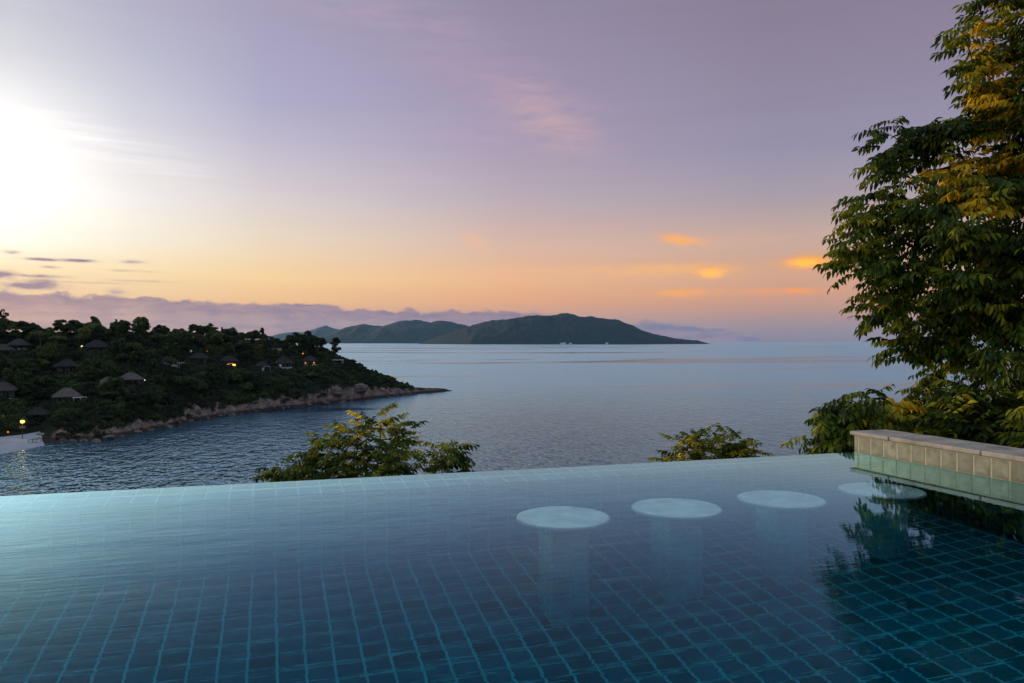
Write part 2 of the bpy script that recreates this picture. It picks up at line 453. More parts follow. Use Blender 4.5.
island('island', [(420, 342.3), (430, 338.5), (447, 332.5), (463, 327), (478, 322), (493, 318.3), (505, 317.6), (520, 316), (530, 314.2), (543, 313.6), (552, 314.4), (560, 312.2), (566, 311.3), (573, 312.8), (580, 315), (590, 314.7), (602, 316.8), (617, 318.4), (630, 323), (645, 330), (660, 333.5), (676, 337), (690, 338.3), (697, 338.6), (703, 341.3), (706, 342.3)],
       9800, 1500, 'largest dark green island in the middle of the horizon', 3.0)
island('island', [(308, 342), (324, 338), (336, 331), (347, 326.5), (364, 323), (374, 325), (382, 325.3), (392, 322.5), (401, 320), (409, 319.6), (416, 319), (424, 320.4), (431, 321.5), (440, 319.6), (447, 320.2), (463, 324), (490, 331), (520, 342)],
       15000, 2000, 'blue grey island ridge left of the largest island', 11.0)
island('island', [(262, 341), (280, 333.5), (292, 331.8), (303, 332), (309, 331), (318, 327.6), (326, 325.2), (334, 328.4), (341, 329.5), (350, 334), (372, 341)],
       24000, 2500, 'faint farthest blue island peak beyond the tip of the wooded headland', 21.0, 0.4)
white = simple('white_paint', (0.75, 0.74, 0.72), 0.6, 0.06)
far_grp = 'white buildings at the foot of the far island'
for k, (x, wd) in enumerate(((561.5, 26), (564, 38), (570.5, 30), (607, 24))):
    mb = MB(); mb.box(-wd / 2, wd / 2, -8, 8, 0, 12 + 3 * (k % 2)); mb.box(-wd / 2 - 1, wd / 2 + 1, -9, 9, 12.01 + 3 * (k % 2), 14 + 3 * (k % 2))
    o = mb.build('far_building', white)
    p = P(x, 341.5, 8290)
    o.location = (p.x, p.y, SEA + 1.5); o.rotation_euler = (0, 0, -YAW)
    tag(o, 'tiny white building on the shore of the largest island', 'building', far_grp)

# ------------------------------------------------------------------ headland terrain
SHORE = [(-330, 205), (-60, 200), (0, 206), (25, 214), (50, 227), (75, 232), (92, 232), (120, 243), (160, 266), (200, 296), (240, 321), (300, 355), (350, 386), (400, 428), (430, 452), (452, 470)]
RIDGEW = [(-330, 140), (0, 140), (150, 120), (250, 105), (320, 78), (350, 56), (400, 30), (430, 14), (452, 5)]
SKYL = [(-330, 328), (-60, 316), (0, 321), (60, 323), (150, 324), (170, 330), (225, 329), (250, 333), (275, 335), (300, 340), (322, 345), (340, 353), (365, 367.5), (400, 382.5), (412, 387), (430, 387.5), (445, 389), (452, 390.5)]
TREEH = [(-330, 6), (60, 6), (240, 5), (300, 4.5), (330, 2), (345, 1.5), (400, 1.0), (410, 0.0), (460, 0)]
ROCKH = [(-330, 1.0), (20, 0.8), (50, 0.9), (70, 1.6), (120, 1.6), (143, 3.0), (170, 2.2), (195, 4.0), (240, 3.4), (300, 4.2), (330, 6.5), (350, 5.5), (390, 4.0), (420, 3.2), (440, 1.4), (452, 0.4)]
def tband(u):
    return (0.045 + 0.2 * ss(320, 430, u)) * max(0.35, 1 + 0.9 * noise.noise(Vector((u / 17.0, 0.3, 1.7))) * (1 - ss(300, 330, u)))
def terrain(u, t, disp=True):
    ds = interp(u, SHORE); rw = interp(u, RIDGEW)
    D = ds + rw * t
    zr = H + (CY - interp(u, SKYL)) / FX * (ds + rw) - interp(u, TREEH)
    hr = max(0.3, zr - SEA)
    rk = min(interp(u, ROCKH), hr)
    beach = 1 - ss(38, 62, u)
    tw = tband(u)
    if t <= 1:
        z = rk * ss(0, tw, t) + (hr - rk) * max(0, (t - 0.03) / 0.97) ** 0.85
        zb = 1.2 * ss(0, 0.2, t) + (hr - 1.2) * max(0, (t - 0.18) / 0.82) ** 0.8
        z = z * (1 - beach) + zb * beach
        if t < 0: z = t * 40
    else:
        z = hr * (1 - ss(1.0, 2.4, t)) - 3 * ss(1.8, 2.4, t)
    w = RGT * ((u - CX) / FX * D) + FWD * D
    if disp:
        pv_ = Vector((w.x, w.y, 0))
        rm = ss(-0.10, 0.0, t) * (1 - ss(tw * 1.3, tw * 2.2, t)) * (1 - beach)
        n = noise.ridged_multi_fractal(Vector((w.x / 9, w.y / 9, 1.3)), 0.9, 2.1, 5, 1.0, 2.0)
        c = noise.cell(Vector((w.x / 3.2, w.y / 3.2, z / 2)))
        z += rm * ((n - 1.0) * 0.95 + (c - 0.5) * 0.7) * min(1, 0.25 + rk / 4)
        z += (1 - rm) * ss(0.1, 0.3, t) * 1.2 * noise.fractal(pv_ / 25, 1, 2, 4)
    return Vector((w.x, w.y, SEA + z)), D
us = np.concatenate([np.arange(-330, -20, 8), np.arange(-20, 453, 2.0)])
ts = np.concatenate([np.linspace(-0.12, 0.0, 7)[:-1], np.linspace(0, 0.3, 40)[:-1], np.linspace(0.3, 1.0, 26)[:-1], np.linspace(1, 2.4, 14)])
V = []; F = []; RK = []
for u in us:
    tw = tband(u)
    for t in ts:
        p, D = terrain(u, t); V.append(p)
        nz = noise.fractal(Vector((p.x / 7, p.y / 7, 4.0)), 1, 2, 4) * 0.05
        RK.append((1 - ss(tw * 0.8, tw * 1.3, t + nz * 0.6)) * (1.0 if u > 55 else ss(35, 55, u)))
nT = len(ts)
for i in range(len(us) - 1):
    for j in range(nT - 1):
        F.append((i * nT + j, (i + 1) * nT + j, (i + 1) * nT + j + 1, i * nT + j + 1))
m, ntm, b = mat('headland_ground')
at = ntm.new('ShaderNodeAttribute'); at.attribute_name = 'rock'
pos = ntm.new('ShaderNodeNewGeometry').outputs['Position']
n = ntm.noise(pos, 0.35, 6, 0.65); n2 = ntm.noise(ntm.mapping(pos, scale=(0.4, 0.4, 1.6)), 1.0, 5, 0.6)
rock = ntm.ramp(n, [(0.3, (0.085, 0.052, 0.04)), (0.5, (0.21, 0.14, 0.11)), (0.72, (0.36, 0.255, 0.20))])
rock = ntm.mix(ntm.maprange(n2, 0.56, 0.64), rock, (0.07, 0.05, 0.045))
z = ntm.sep(pos)[2]
rock = ntm.mix(ntm.maprange(ntm.math('ADD', z, ntm.math('MULTIPLY', n, 1.2)), SEA + 1.5, SEA + 2.2), (0.045, 0.032, 0.030), rock)
soil = ntm.ramp(n, [(0.3, (0.012, 0.015, 0.007)), (0.7, (0.026, 0.028, 0.013))])
ntm.l.new(ntm.mix(at.outputs['Fac'], soil, rock), b.inputs['Base Color'])
b.inputs['Roughness'].default_value = 0.85; b.inputs['Specular IOR Level'].default_value = 0.08
ntm.l.new(ntm.bump(n, 0.8, 0.8), b.inputs['Normal'])
o = np_mesh('headland', np.array(V), np.array(F), m)
a = o.data.attributes.new('rock', 'FLOAT', 'POINT'); a.data.foreach_set('value', np.array(RK, dtype=np.float32))
tag(o, 'rocky wooded headland running out into the sea', 'headland', kind='structure')
rock_mat = simple('granite', (0.15, 0.105, 0.085), 0.85, 0.45, 0.9, 0.2, 0.6)
rock_pale = simple('pale_granite', (0.22, 0.165, 0.13), 0.85, 0.35, 0.7, 0.2, 0.6)
rock_dark = simple('wet_granite', (0.06, 0.044, 0.038), 0.6, 0.45, 0.9, 0.3, 0.6)

# beach
bu = np.arange(-120, 58, 3.0); bt = np.linspace(-0.05, 0.21, 16)
V = []; F = []
for u in bu:
    for t in bt:
        p, D = terrain(u, max(t, 0), False)
        f = ss(0, 0.02, t)
        p = P(u, CY, interp(u, SHORE) + interp(u, RIDGEW) * t)
        edge_ = 1 - ss(46, 57, u + 6 * noise.noise(Vector((u / 9, t * 30, 0))))
        V.append((p.x, p.y, SEA + (-0.6 if t < -0.01 else 1.5 * ss(-0.02, 0.2, t)) * edge_ - 1.2 * (1 - edge_)))
nT = len(bt)
for i in range(len(bu) - 1):
    for j in range(nT - 1):
        F.append((i * nT + j, (i + 1) * nT + j, (i + 1) * nT + j + 1, i * nT + j + 1))
sand = simple('sand', (0.36, 0.36, 0.39), 0.9, 0.1, 0.3, 0.1)
tag(np_mesh('beach', np.array(V), np.array(F), sand, smooth=True), 'small pale sand beach at the foot of the headland', 'beach', kind='structure')

# ------------------------------------------------------------------ boulders
def boulder_mesh(seed, mt):
    import bmesh
    bm = bmesh.new(); bmesh.ops.create_icosphere(bm, subdivisions=3, radius=1)
    for v in bm.verts:
        c = v.co.copy()
        n = noise.fractal(c * 0.9 + Vector((seed * 3.1, 0, seed)), 1, 2, 4)
        ce = noise.cell(c * 1.3 + Vector((seed, seed * 2, 0)))
        v.co = c * (1 + 0.28 * n + 0.12 * (ce - 0.5))
        v.co.z *= 0.62
    me = bpy.data.meshes.new('boulder'); bm.to_mesh(me); bm.free(); me.materials.append(mt)
    return me
bmeshes = [boulder_mesh(k, (rock_mat, rock_dark, rock_mat)[k % 3]) for k in range(6)]
def sea_pt(px, py, dz=0.0):
    D = (H - SEA - dz) * FX / (py - CY)
    p = P(px, py, D); return Vector((p.x, p.y, SEA + dz)), D
bgrp = 'granite boulders along the waterline of the headland'
big = [(69, 433, 4.6, 2.2, 'broad pale rounded boulder behind the end of the sand beach', True),
       (45, 436, 3.4, 1.3, 'low pale boulder at the upper edge of the sand beach', True),
       (141, 427, 3.8, 2.6, 'tall grey pink boulder on the shore below the layered green tree', False),
       (155, 428, 2.6, 1.7, 'grey pink boulder right beside the tall shore boulder', False),
       (194, 411, 3.4, 2.0, 'pink square shouldered boulder on the shore at the vegetation edge', False),
       (333, 391, 6.0, 4.6, 'great smooth pink rock dome left of the dark cleft', False),
       (357, 389, 5.6, 4.4, 'great smooth pink rock dome right of the dark cleft', False)]
for k, (px, py, r, hz, lab, pale) in enumerate(big):
    me = boulder_mesh(20 + k, rock_pale if pale else rock_mat)
    o = bpy.data.objects.new('boulder', me); COL.objects.link(o)
    D = interp(px, SHORE) + 4 + (12 if px < 80 else 3); p = P(px, CY, D)
    zc = H + (CY - py) / FX * D
    o.location = (p.x, p.y, zc); o.scale = (r, r * 0.8, hz / 0.62 * 0.75); o.rotation_euler = (0, 0, -YAW + 0.5 * k)
    tag(o, lab, 'boulder', 'large boulders on the headland shore')
for k in range(44):
    u = rnd.uniform(56, 446); t = rnd.uniform(-0.012, 0.02)
    p, D = terrain(u, t); s = rnd.uniform(0.5, 1.5) * (1.0 if u < 400 else 0.7)
    o = bpy.data.objects.new('boulder', bmeshes[k % 6]); COL.objects.link(o)
    o.location = (p.x, p.y, SEA + rnd.uniform(-0.2, 0.5)); o.scale = (s * rnd.uniform(.8, 1.5), s * rnd.uniform(.8, 1.3), s)
    o.rotation_euler = (0, 0, rnd.uniform(0, 6.28))
    tag(o, 'small granite boulder at the waterline of the headland', 'boulder', bgrp)

# ------------------------------------------------------------------ headland trees
bark = simple('bark', (0.10, 0.075, 0.055), 0.9, 0.4, 2.0, 0.1)
bark_pale = simple('pale_bark', (0.20, 0.17, 0.14), 0.9, 0.4, 2.0, 0.1)
far_leaf = [leaf_mat('forest_leaf', (0.034, 0.052, 0.017), 0.65, 0.15, 0.7), leaf_mat('forest_leaf_mid', (0.048, 0.070, 0.022), 0.65, 0.15, 0.7), leaf_mat('forest_leaf_light', (0.080, 0.108, 0.026), 0.6, 0.15, 0.7), leaf_mat('forest_leaf_dark', (0.020, 0.031, 0.013), 0.6, 0.15, 0.7)]
def clump_quads(cs, rs, per_area, size, seed, flat=1.0):
    """leaf-clump quads on the shells of the given lobes"""
    g = np.random.default_rng(seed)
    VV = []
    for c, r in zip(cs, rs):
        r = np.asarray(r if hasattr(r, '__len__') else (r, r, r * flat))
        n = int(per_area * r[0] * r[1] * 4)
        d = g.normal(size=(n, 3)); d /= np.linalg.norm(d, axis=1)[:, None]
        d[:, 2] = np.where(d[:, 2] < -0.45, -d[:, 2], d[:, 2])
        rr = g.uniform(0.62, 1.08, n)[:, None]
        p = np.asarray(c) + d * r * rr
        nr = d + g.normal(size=(n, 3)) * 0.55; nr /= np.linalg.norm(nr, axis=1)[:, None]
        a = np.cross(nr, g.normal(size=(n, 3))); a /= np.linalg.norm(a, axis=1)[:, None]
        b_ = np.cross(nr, a)
        s = size * g.uniform(0.5, 1.35, n)[:, None]
        q = np.stack([p - a * s, p + b_ * s * 0.55, p + a * s, p - b_ * s * 0.55], 1)
        VV.append(q.reshape(-1, 3))
    V = np.concatenate(VV); F = np.arange(len(V)).reshape(-1, 4)
    return V, F
def tree_meshes(kind, seed):
    g = random.Random(seed)
    cs, rs = [], []
    th = 0
    if kind == 'broad':
        for k in range(15):
            a = g.uniform(0, 6.28); q = math.sqrt(g.random()) * 2.9
            cs.append((q * math.cos(a), q * math.sin(a), 3.2 + g.uniform(0, 2.6) * (1 - q / 4.2))); r = g.uniform(1.0, 1.75); rs.append((r, r, r * 0.75))
        th, tr = 3.2, 0.24
    elif kind == 'round':
        for k in range(13):
            a = g.uniform(0, 6.28); q = math.sqrt(g.random()) * 2.1
            cs.append((q * math.cos(a), q * math.sin(a), 2.4 + g.uniform(0, 3.6))); r = g.uniform(1.1, 1.7); rs.append((r, r, r * 0.9))
        th, tr = 2.8, 0.22
    elif kind == 'layered':
        for k in range(20):
            a = g.uniform(0, 6.28); L = k % 5; q = math.sqrt(g.random()) * (3.6 - 0.55 * L)
            cs.append((q * math.cos(a), q * math.sin(a), 1.6 + L * 0.95)); r = g.uniform(1.1, 1.6); rs.append((r, r, 0.42))
        th, tr = 3.5, 0.22
    elif kind == 'umbrella':
        for k in range(13):
            a = g.uniform(0, 6.28); q = math.sqrt(g.random()) * 3.0
            cs.append((q * math.cos(a), q * math.sin(a), 7.6 + g.uniform(-0.5, 1.3) * (1 - q / 4))); r = g.uniform(1.0, 1.5); rs.append((r, r, r * 0.6))
        th, tr = 7.3, 0.2
    elif kind == 'conifer':
        for k in range(20):
            L = k / 19; a = g.uniform(0, 6.28); q = (1 - L) * 1.5 * g.uniform(0.4, 1)
            cs.append((q * math.cos(a), q * math.sin(a), 1.4 + 5.8 * L)); r = 0.35 + 0.75 * (1 - L); rs.append((r, r, r * 0.9))
        th, tr = 5.5, 0.16
    elif kind == 'oval':
        for k in range(20):
            a = g.uniform(0, 6.28); L = g.uniform(-1, 1); q = 1.75 * math.sqrt(1 - 0.8 * L * L) * math.sqrt(g.random())
            cs.append((q * math.cos(a), q * math.sin(a), 5.4 + 2.5 * L)); r = g.uniform(0.6, 1.0); rs.append((r, r, r * 0.85))
        th, tr = 6.5, 0.15
    elif kind == 'sparse':
        for k in range(14):
            L = g.random(); a = g.uniform(0, 6.28); q = (0.5 + math.sin(L * 3.1)) * 1.3 * math.sqrt(g.random())
            cs.append((q * math.cos(a), q * math.sin(a), 2.6 + 5.2 * L)); r = g.uniform(0.55, 1.0); rs.append((r, r, r * 0.8))
        th, tr = 7.0, 0.14
    V, F = clump_quads(cs, rs, 17 if kind != 'sparse' else 14, 0.42, seed)
    mb = MB()
    bend = g.uniform(-0.4, 0.4)
    mb.tube([(0, 0, -1.5), (bend * 0.3, 0.1, th * 0.5), (bend, 0, th)], [tr * 1.4, tr, tr * 0.7], 6)
    for k in range(5):
        c = cs[(k * 3) % len(cs)]
        mb.tube([(bend * 0.6, 0.05, th * 0.7), (c[0] * 0.5 + bend * 0.3, c[1] * 0.5, (c[2] + th * 0.7) / 2), c], [tr * 0.6, tr * 0.4, tr * 0.15], 5)
    return (V, F), mb
protos = {}
def tree_proto(kind, seed, leaf, bk):
    key = (kind, seed, leaf)
    if key not in protos:
        (V, F), mb = tree_meshes(kind, seed)
        o = np_mesh('crown', V, F, far_leaf[leaf]); t = mb.build('trunk', bk)
        protos[key] = (o.data, t.data)
        bpy.data.objects.remove(o); bpy.data.objects.remove(t)
    return protos[key]
def tree(kind, seed, leaf, loc, s, rz, label, group=None, bk=None, sz=1.0, cat='tree', name='tree'):
    cm, tm = tree_proto(kind, seed, leaf, bk or bark)
    e = empty(name, loc, rz); e.scale = (s, s, s * sz)
    for nm, me in (('crown', cm), ('trunk', tm)):
        o = bpy.data.objects.new(nm, me); COL.objects.link(o); o.parent = e
    return tag(e, label, cat, group)

def on_terrain(px, py):
    """terrain point of column px that projects to row py"""
    best = None
    for t in np.linspace(0.0, 1.05, 190):
        p, D = terrain(px, t, False)
        e = abs(project(p)[1] - py)
        if best is None or e < best[0]: best = (e, p, D, t)
    return best[1], best[2]

# villas: (px of roof centre, py of eave line, width m, features, label)
villas = [
 (3, 350, 8.0, 'plain', 'grey hip roofed villa cut by the left edge, upper row'),
 (19, 345, 8.5, 'litdim', 'grey roofed villa behind the tall umbrella trees with a dim lit strip'),
 (97, 347, 10.0, 'plain', 'dark hip roofed villa below the ridge right of the umbrella trees'),
 (67, 366, 8.5, 'plain', 'dark roofed villa half sunk in trees between the umbrella trees and the porch villa'),
 (3, 390, 9.0, 'terrace', 'large dark roofed villa at the left edge with a white terrace line'),
 (67, 396, 9.2, 'porch', 'nearest brown roofed villa with a white posted porch on its right'),
 (108, 384, 8.2, 'plain', 'pale brown roofed villa left of a matching one, mid slope'),
 (131, 379, 8.4, 'rightlight', 'pale brown roofed villa with a small white light at its right eave'),
 (38, 414, 7.5, 'plain', 'low dark roofed hut just above the beach'),
 (169, 362, 8.2, 'whiteposts', 'villa behind a bushy tree with two white posted openings'),
 (199, 358, 8.6, 'plain', 'dark hip roofed villa below the orange lamp'),
 (229, 361, 8.6, 'litlow', 'dark roofed villa with a pair of yellow lit windows'),
 (262, 366, 8.0, 'frames', 'villa with white framed glass front and stepped white terraces'),
 (284, 363, 9.4, 'railing', 'steep dark roofed villa with a white balcony wall'),
 (310, 361, 9.0, 'litmany', 'villa near the headland tip with rows of glowing yellow windows'),
 (276, 348, 7.0, 'flat', 'small white flat roofed building high behind the steep roofed villa'),
 (338, 360, 6.0, 'pavilion', 'low white pavilion beneath the lone tree at the headland tip'),
]
roof_mats = [simple('dark_thatch', (0.038, 0.032, 0.032), 0.9, 0.35, 1.2, 0.1, 0.3), simple('brown_thatch', (0.125, 0.098, 0.085), 0.9, 0.3, 1.2, 0.1, 0.3), simple('grey_thatch', (0.065, 0.056, 0.054), 0.9, 0.3, 1.2, 0.1, 0.3)]
wall_mat = simple('villa_wall', (0.13, 0.11, 0.09), 0.8, 0.2)
post_mat = simple('pale_post', (0.50, 0.48, 0.46), 0.7, 0.1)
deck_mat = simple('deck_timber', (0.12, 0.09, 0.07), 0.8, 0.3, 2.0)
lit_y = emis('lit_window', (1.0, 0.62, 0.16), 1.6)
lit_o = emis('lit_orange', (1.0, 0.33, 0.06), 0.8)
lit_w = emis('lit_white', (1.0, 0.90, 0.75), 1.2)
lit_dim = emis('lit_dim', (1.0, 0.85, 0.6), 0.10)
glass_dark = simple('dark_glass', (0.02, 0.022, 0.028), 0.08, 0.1, 1.0, 0.6)
vill_spots = []
def hip_roof(mb, w, d, z, h, ridge):
    v = [(-w, -d, z), (w, -d, z), (w, d, z), (-w, d, z), (-ridge, 0, z + h), (ridge, 0, z + h),
         (-w, -d, z - 0.18), (w, -d, z - 0.18), (w, d, z - 0.18), (-w, d, z - 0.18)]
    f = [(0, 1, 5, 4), (1, 2, 5), (2, 3, 4, 5), (3, 0, 4), (0, 6, 7, 1), (1, 7, 8, 2), (2, 8, 9, 3), (3, 9, 6, 0), (9, 8, 7, 6)]
    mb.add(v, f)
def bxobj(name, mt, par, *a, label=None):
    mb = MB(); mb.box(*a); o = mb.build(name, mt, par)
    if label: o['label'] = label
    return o
for k, (px, py, wd, feat, lab) in enumerate(villas):
    p, D = on_terrain(px, py + 2.5)
    zE = H + (CY - py) / FX * D          # eave height
    wh = 2.6
    e = empty('villa', (p.x, p.y, zE - wh), -YAW - R(pxaz(px)) + (0.25 if k % 2 else -0.2) * (0 if feat in ('porch', 'frames', 'litmany') else 1))
    tag(e, lab, 'villa', 'villas on the wooded headland')
    vill_spots.append((px, py, D, wd))
    w = wd / 2
    rm = roof_mats[{'porch': 1, 'rightlight': 1}.get(feat, 0)] if px not in (108, 3, 19) else roof_mats[1 if px == 108 else 2]
    bxobj('deck', deck_mat, e, -w * 0.95, w * 0.95, -w * 0.85, w * 0.8, -2.5, 0.0)
    if feat == 'flat':
        bxobj('wall', post_mat, e, -w * 0.7, w * 0.7, -2, 2, 0.002, wh)
        bxobj('roof', roof_mats[0], e, -w * 0.8, w * 0.8, -2.4, 2.4, wh + 0.01, wh + 0.35)
        f = bxobj('window', post_mat, e, -1.6, -0.2, -2.06, -2.003, 0.8, 2.0); bxobj('pane', glass_dark, f, -1.5, -0.3, -2.09, -2.063, 0.9, 1.9)
        continue
    if feat == 'pavilion':
        bxobj('roof', post_mat, e, -w, w, -2, 2, wh - 0.1, wh + 0.22)
        for sx in (-1, 1):
            for sy in (-1, 1): bxobj('post', post_mat, e, sx * w * 0.85 - .12, sx * w * 0.85 + .12, sy * 1.6 - .12, sy * 1.6 + .12, 0.002, wh - 0.105)
        bxobj('counter', wall_mat, e, -w * .5, w * .5, -0.4, 0.4, 0.002, 1.0)
        continue
    bxobj('wall', wall_mat, e, -w * 0.72, w * 0.72, -w * 0.5, w * 0.55, 0.002, wh - 0.01)
    mb = MB(); hip_roof(mb, w, w * 0.8, wh + 0.0, wd * (0.36 if feat == 'railing' else 0.31), w * 0.18)
    ro = mb.build('roof', rm, e)
    mb = MB()
    zt = wh + wd * (0.36 if feat == 'railing' else 0.31)
    mb.tube([(-w * .2, 0, zt + .02), (w * .2, 0, zt + .02)], [0.14, 0.14], 6)
    for sx in (-1, 1):
        for sy in (-1, 1): mb.tube([(sx * w * .18, 0, zt), (sx * w, sy * w * .8, wh)], [0.11, 0.11], 5)
    mb.build('ridge_cap', rm, ro)
    for sx in (-0.85, -0.3, 0.3, 0.85):
        bxobj('post', post_mat if feat in ('whiteposts',) else wall_mat, e, sx * w - .1, sx * w + .1, -w * 0.72 - .1, -w * 0.72 + .1, 0.002, wh - 0.19)
    yF = -w * 0.5
    def win(x0, x1, z0, z1, mt, frame=post_mat, yy=None):
        y = yF if yy is None else yy
        f = bxobj('window', frame, e, x0, x1, y - 0.06, y - 0.003, z0, z1)
        bxobj('pane', mt, f, x0 + .1, x1 - .1, y - 0.1, y - 0.063, z0 + .1, z1 - .1)
    if feat in ('plain', 'porch', 'rightlight', 'railing', 'terrace'):
        win(-w * .5, -w * .1, 0.3, 2.2, glass_dark, wall_mat); win(w * .1, w * .5, 0.3, 2.2, glass_dark, wall_mat)
    if feat == 'porch':
        mb = MB(); mb.box(w * 0.35, w * 1.28, -w * 1.25, -w * 0.55, wh - 0.42, wh - 0.22); mb.build('porch_canopy', post_mat, e)
        for (x, y) in ((w * .42, -w * 1.2), (w * 1.22, -w * 1.2), (w * .85, -w * 1.2)):
            bxobj('post', post_mat, e, x - .11, x + .11, y - .11, y + .11, -0.6, wh - 0.425)
        bxobj('railing', post_mat, e, w * .85, w * 1.22, -w * 1.26, -w * 1.235, 0.75, 0.9)
        mb = MB(); mb.lathe([(0.42, 0), (0.34, .5), (0.24, 1.1), (0.08, 1.6)], 10, (w * .12, -w * 1.05, -0.2)); mb.build('folded_curtain', white, e)
        bxobj('platform', deck_mat, e, -w * .2, w * 1.4, -w * 1.35, -w * 0.86, -2.5, -0.25)
    if feat == 'terrace':
        bxobj('terrace_edge', post_mat, e, -w * 1.1, w * 1.1, -w * 1.2, -w * 0.88, -0.45, -0.05)
    if feat == 'rightlight':
        mb = MB(); mb.lathe([(0.1, -.2), (0.22, 0), (0.1, .2)], 8, (w * 0.98, -w * .7, wh - 0.45)); mb.build('lamp', lit_w, e)
    if feat == 'whiteposts':
        bxobj('canopy', post_mat, e, -w * 1.2, -w * .55, -w, -w * .86, 2.1, 2.35); bxobj('canopy', post_mat, e, w * .55, w * 1.3, -w, -w * .86, 2.1, 2.4)
        win(w * .05, w * .62, -0.6, 1.3, lit_dim, white, -w * 0.9); win(-w * 1.1, -w * .75, 0, 2.0, glass_dark, white, -w * 0.9)
    if feat == 'litlow':
        win(-w * .62, -w * .22, 0.0, 1.3, lit_y, wall_mat, -w * .86); win(w * .12, w * .5, 0.1, 1.3, lit_y, wall_mat, -w * .86)
        bxobj('lintel_glow', lit_o, e, -w * .4, w * .3, -w * .868, -w * .858, 1.32, 1.5)
    if feat == 'litdim':
        win(-w * .5, w * .5, 0.2, 1.2, lit_dim, wall_mat, -w * .86)
    if feat == 'frames':
        win(w * .25, w * .95, 0.0, 2.6, glass_dark, white, -w * .9)
        bxobj('terrace', post_mat, e, -w * 1.0, w * .1, -w * 1.5, -w * .9, -0.5, 0.35); bxobj('terrace', post_mat, e, -w * .8, w * .1, -w * 1.9, -w * 1.52, -2.6, -1.8)
        bxobj('terrace', deck_mat, e, w * .12, w * 1.2, -w * 1.3, -w * .92, -0.9, -0.3)
        bxobj('pillar', post_mat, e, w * .0, w * .2, -w * 1.5, -w * 1.3, 0.36, 1.9)
    if feat == 'railing':
        bxobj('balcony_wall', post_mat, e, -w * .5, w * .6, -w * 1.05, -w * .98, -0.3, 0.6)
        bxobj('door', white, e, -w * .72, -w * .5, -w * .9, -w * .862, -0.1, 2.1)
        bxobj('platform', deck_mat, e, -w * .9, w * 1.2, -w * 1.4, -w * 1.07, -2.4, -1.1)
    if feat == 'litmany':
        for x in (-.62, -.25, .25, .62):
            win(w * x - .55, w * x + .55, -0.6, 0.9, lit_y if x != .62 else lit_w, wall_mat, -w * .9)
        for x in (-.5, .45): win(w * x - .45, w * x + .45, 1.3, 2.2, lit_o, wall_mat, -w * .9)

# small lamps among the trees
def bead_lamp(px, py, dpy, mt, r, lab, D=None):
    p, D = on_terrain(px, py + dpy)
    z = H + (CY - py) / FX * D
    hgt = max(1.0, z - p.z)
    e = empty('garden_lamp', (p.x, p.y, z - hgt))
    mb = MB(); mb.tube([(0, 0, -0.5), (0, 0, hgt - r * 1.1)], [0.07, 0.05], 6); mb.build('pole', bark, e)
    mb = MB(); mb.lathe([(r * .5, -r), (r, -r * .3), (r, r * .4), (r * .4, r)], 10, (0, 0, hgt)); mb.build('lamp_globe', mt, e)
    mb = MB(); mb.lathe([(r * 1.3, r * 1.02), (r * .2, r * 1.6)], 10, (0, 0, hgt)); mb.build('cap', bark, e)
    tag(e, lab, 'lamp', 'garden lamps glowing on the headland')
bead_lamp(82, 346.5, 5, lit_y, 0.42, 'yellow garden lamp glowing left of the dark villa below the ridge')
bead_lamp(207, 350.5, 4, lit_o, 0.42, 'orange lamp glowing above a dark hip roofed villa')
bead_lamp(303, 353.5, 3, lit_o, 0.40, 'orange lamp just above the villa with glowing windows')
bead_lamp(261, 333.5, 8, lit_dim, 0.4, 'small pale glowing dot high on the ridge skyline')  # pale dot on the skyline, built as a dim glowing globe
bead_lamp(64.5, 345, 6, lit_dim, 0.42, 'white lamp right of the tall umbrella trunks')
bead_lamp(191, 351, 5, lit_dim, 0.5, 'dim pale lamp left of the orange lamp')
bead_lamp(8, 432, 1.5, lit_o, 0.25, 'low orange lamp beside the path at the back of the beach')
# beach lamp post
p, D = sea_pt(22.5, 436.5, 1.8)
e = empty('lamp_post', p)
mb = MB(); mb.tube([(0, 0, -1), (0, 0, 4.0)], [0.12, 0.09], 8); mb.build('pole', bark, e)
mb = MB(); mb.lathe([(0.35, 4.0), (0.62, 4.15), (0.62, 4.75), (0.4, 4.9)], 12); mb.build('lantern', lit_y, e)
mb = MB(); mb.lathe([(0.85, 4.91), (0.1, 5.5)], 12); mb.build('lamp_hood', bark, e)
mb = MB(); mb.box(-0.75, 0.75, -0.55, 0.55, 2.4, 2.9); mb.build('sign_board', deck_mat, e)
tag(e, 'yellow lit lamp post standing at the back of the sand beach', 'lamp post')
pl = bpy.data.lights.new('lantern_light', 'POINT'); pl.energy = 140; pl.color = (1, 0.62, 0.2); pl.shadow_soft_size = 0.5
po = bpy.data.objects.new('lantern_light', pl); COL.objects.link(po); po.parent = e; po.location = (0, -1.0, 4.3)
for k, (px, py) in enumerate(((31.5, 441), (35.5, 440.3), (39, 440.1))):
    p, D = sea_pt(px, py, 1.0)
    e = empty('beach_lounger', p, -YAW + 0.6)
    bxobj('seat', deck_mat, e, -0.9, 0.5, -0.35, 0.35, 0.3, 0.42)
    mb = MB(); mb.add([(0.5, -.35, .3), (0.5, .35, .3), (1.1, .35, .85), (1.1, -.35, .85), (0.5, -.35, .42), (0.5, .35, .42), (1.05, .35, .97), (1.05, -.35, .97)], [(0, 1, 2, 3), (7, 6, 5, 4), (0, 4, 5, 1), (1, 5, 6, 2), (2, 6, 7, 3), (3, 7, 4, 0)]); mb.build('backrest', deck_mat, e)
    for sx in (-.8, .4):
        for sy in (-.28, .28): bxobj('leg', deck_mat, e, sx - .05, sx + .05, sy - .05, sy + .05, -0.3, 0.298)
    tag(e, 'dark lounger in the short row on the pale sand beach', 'sun lounger', 'loungers on the beach')

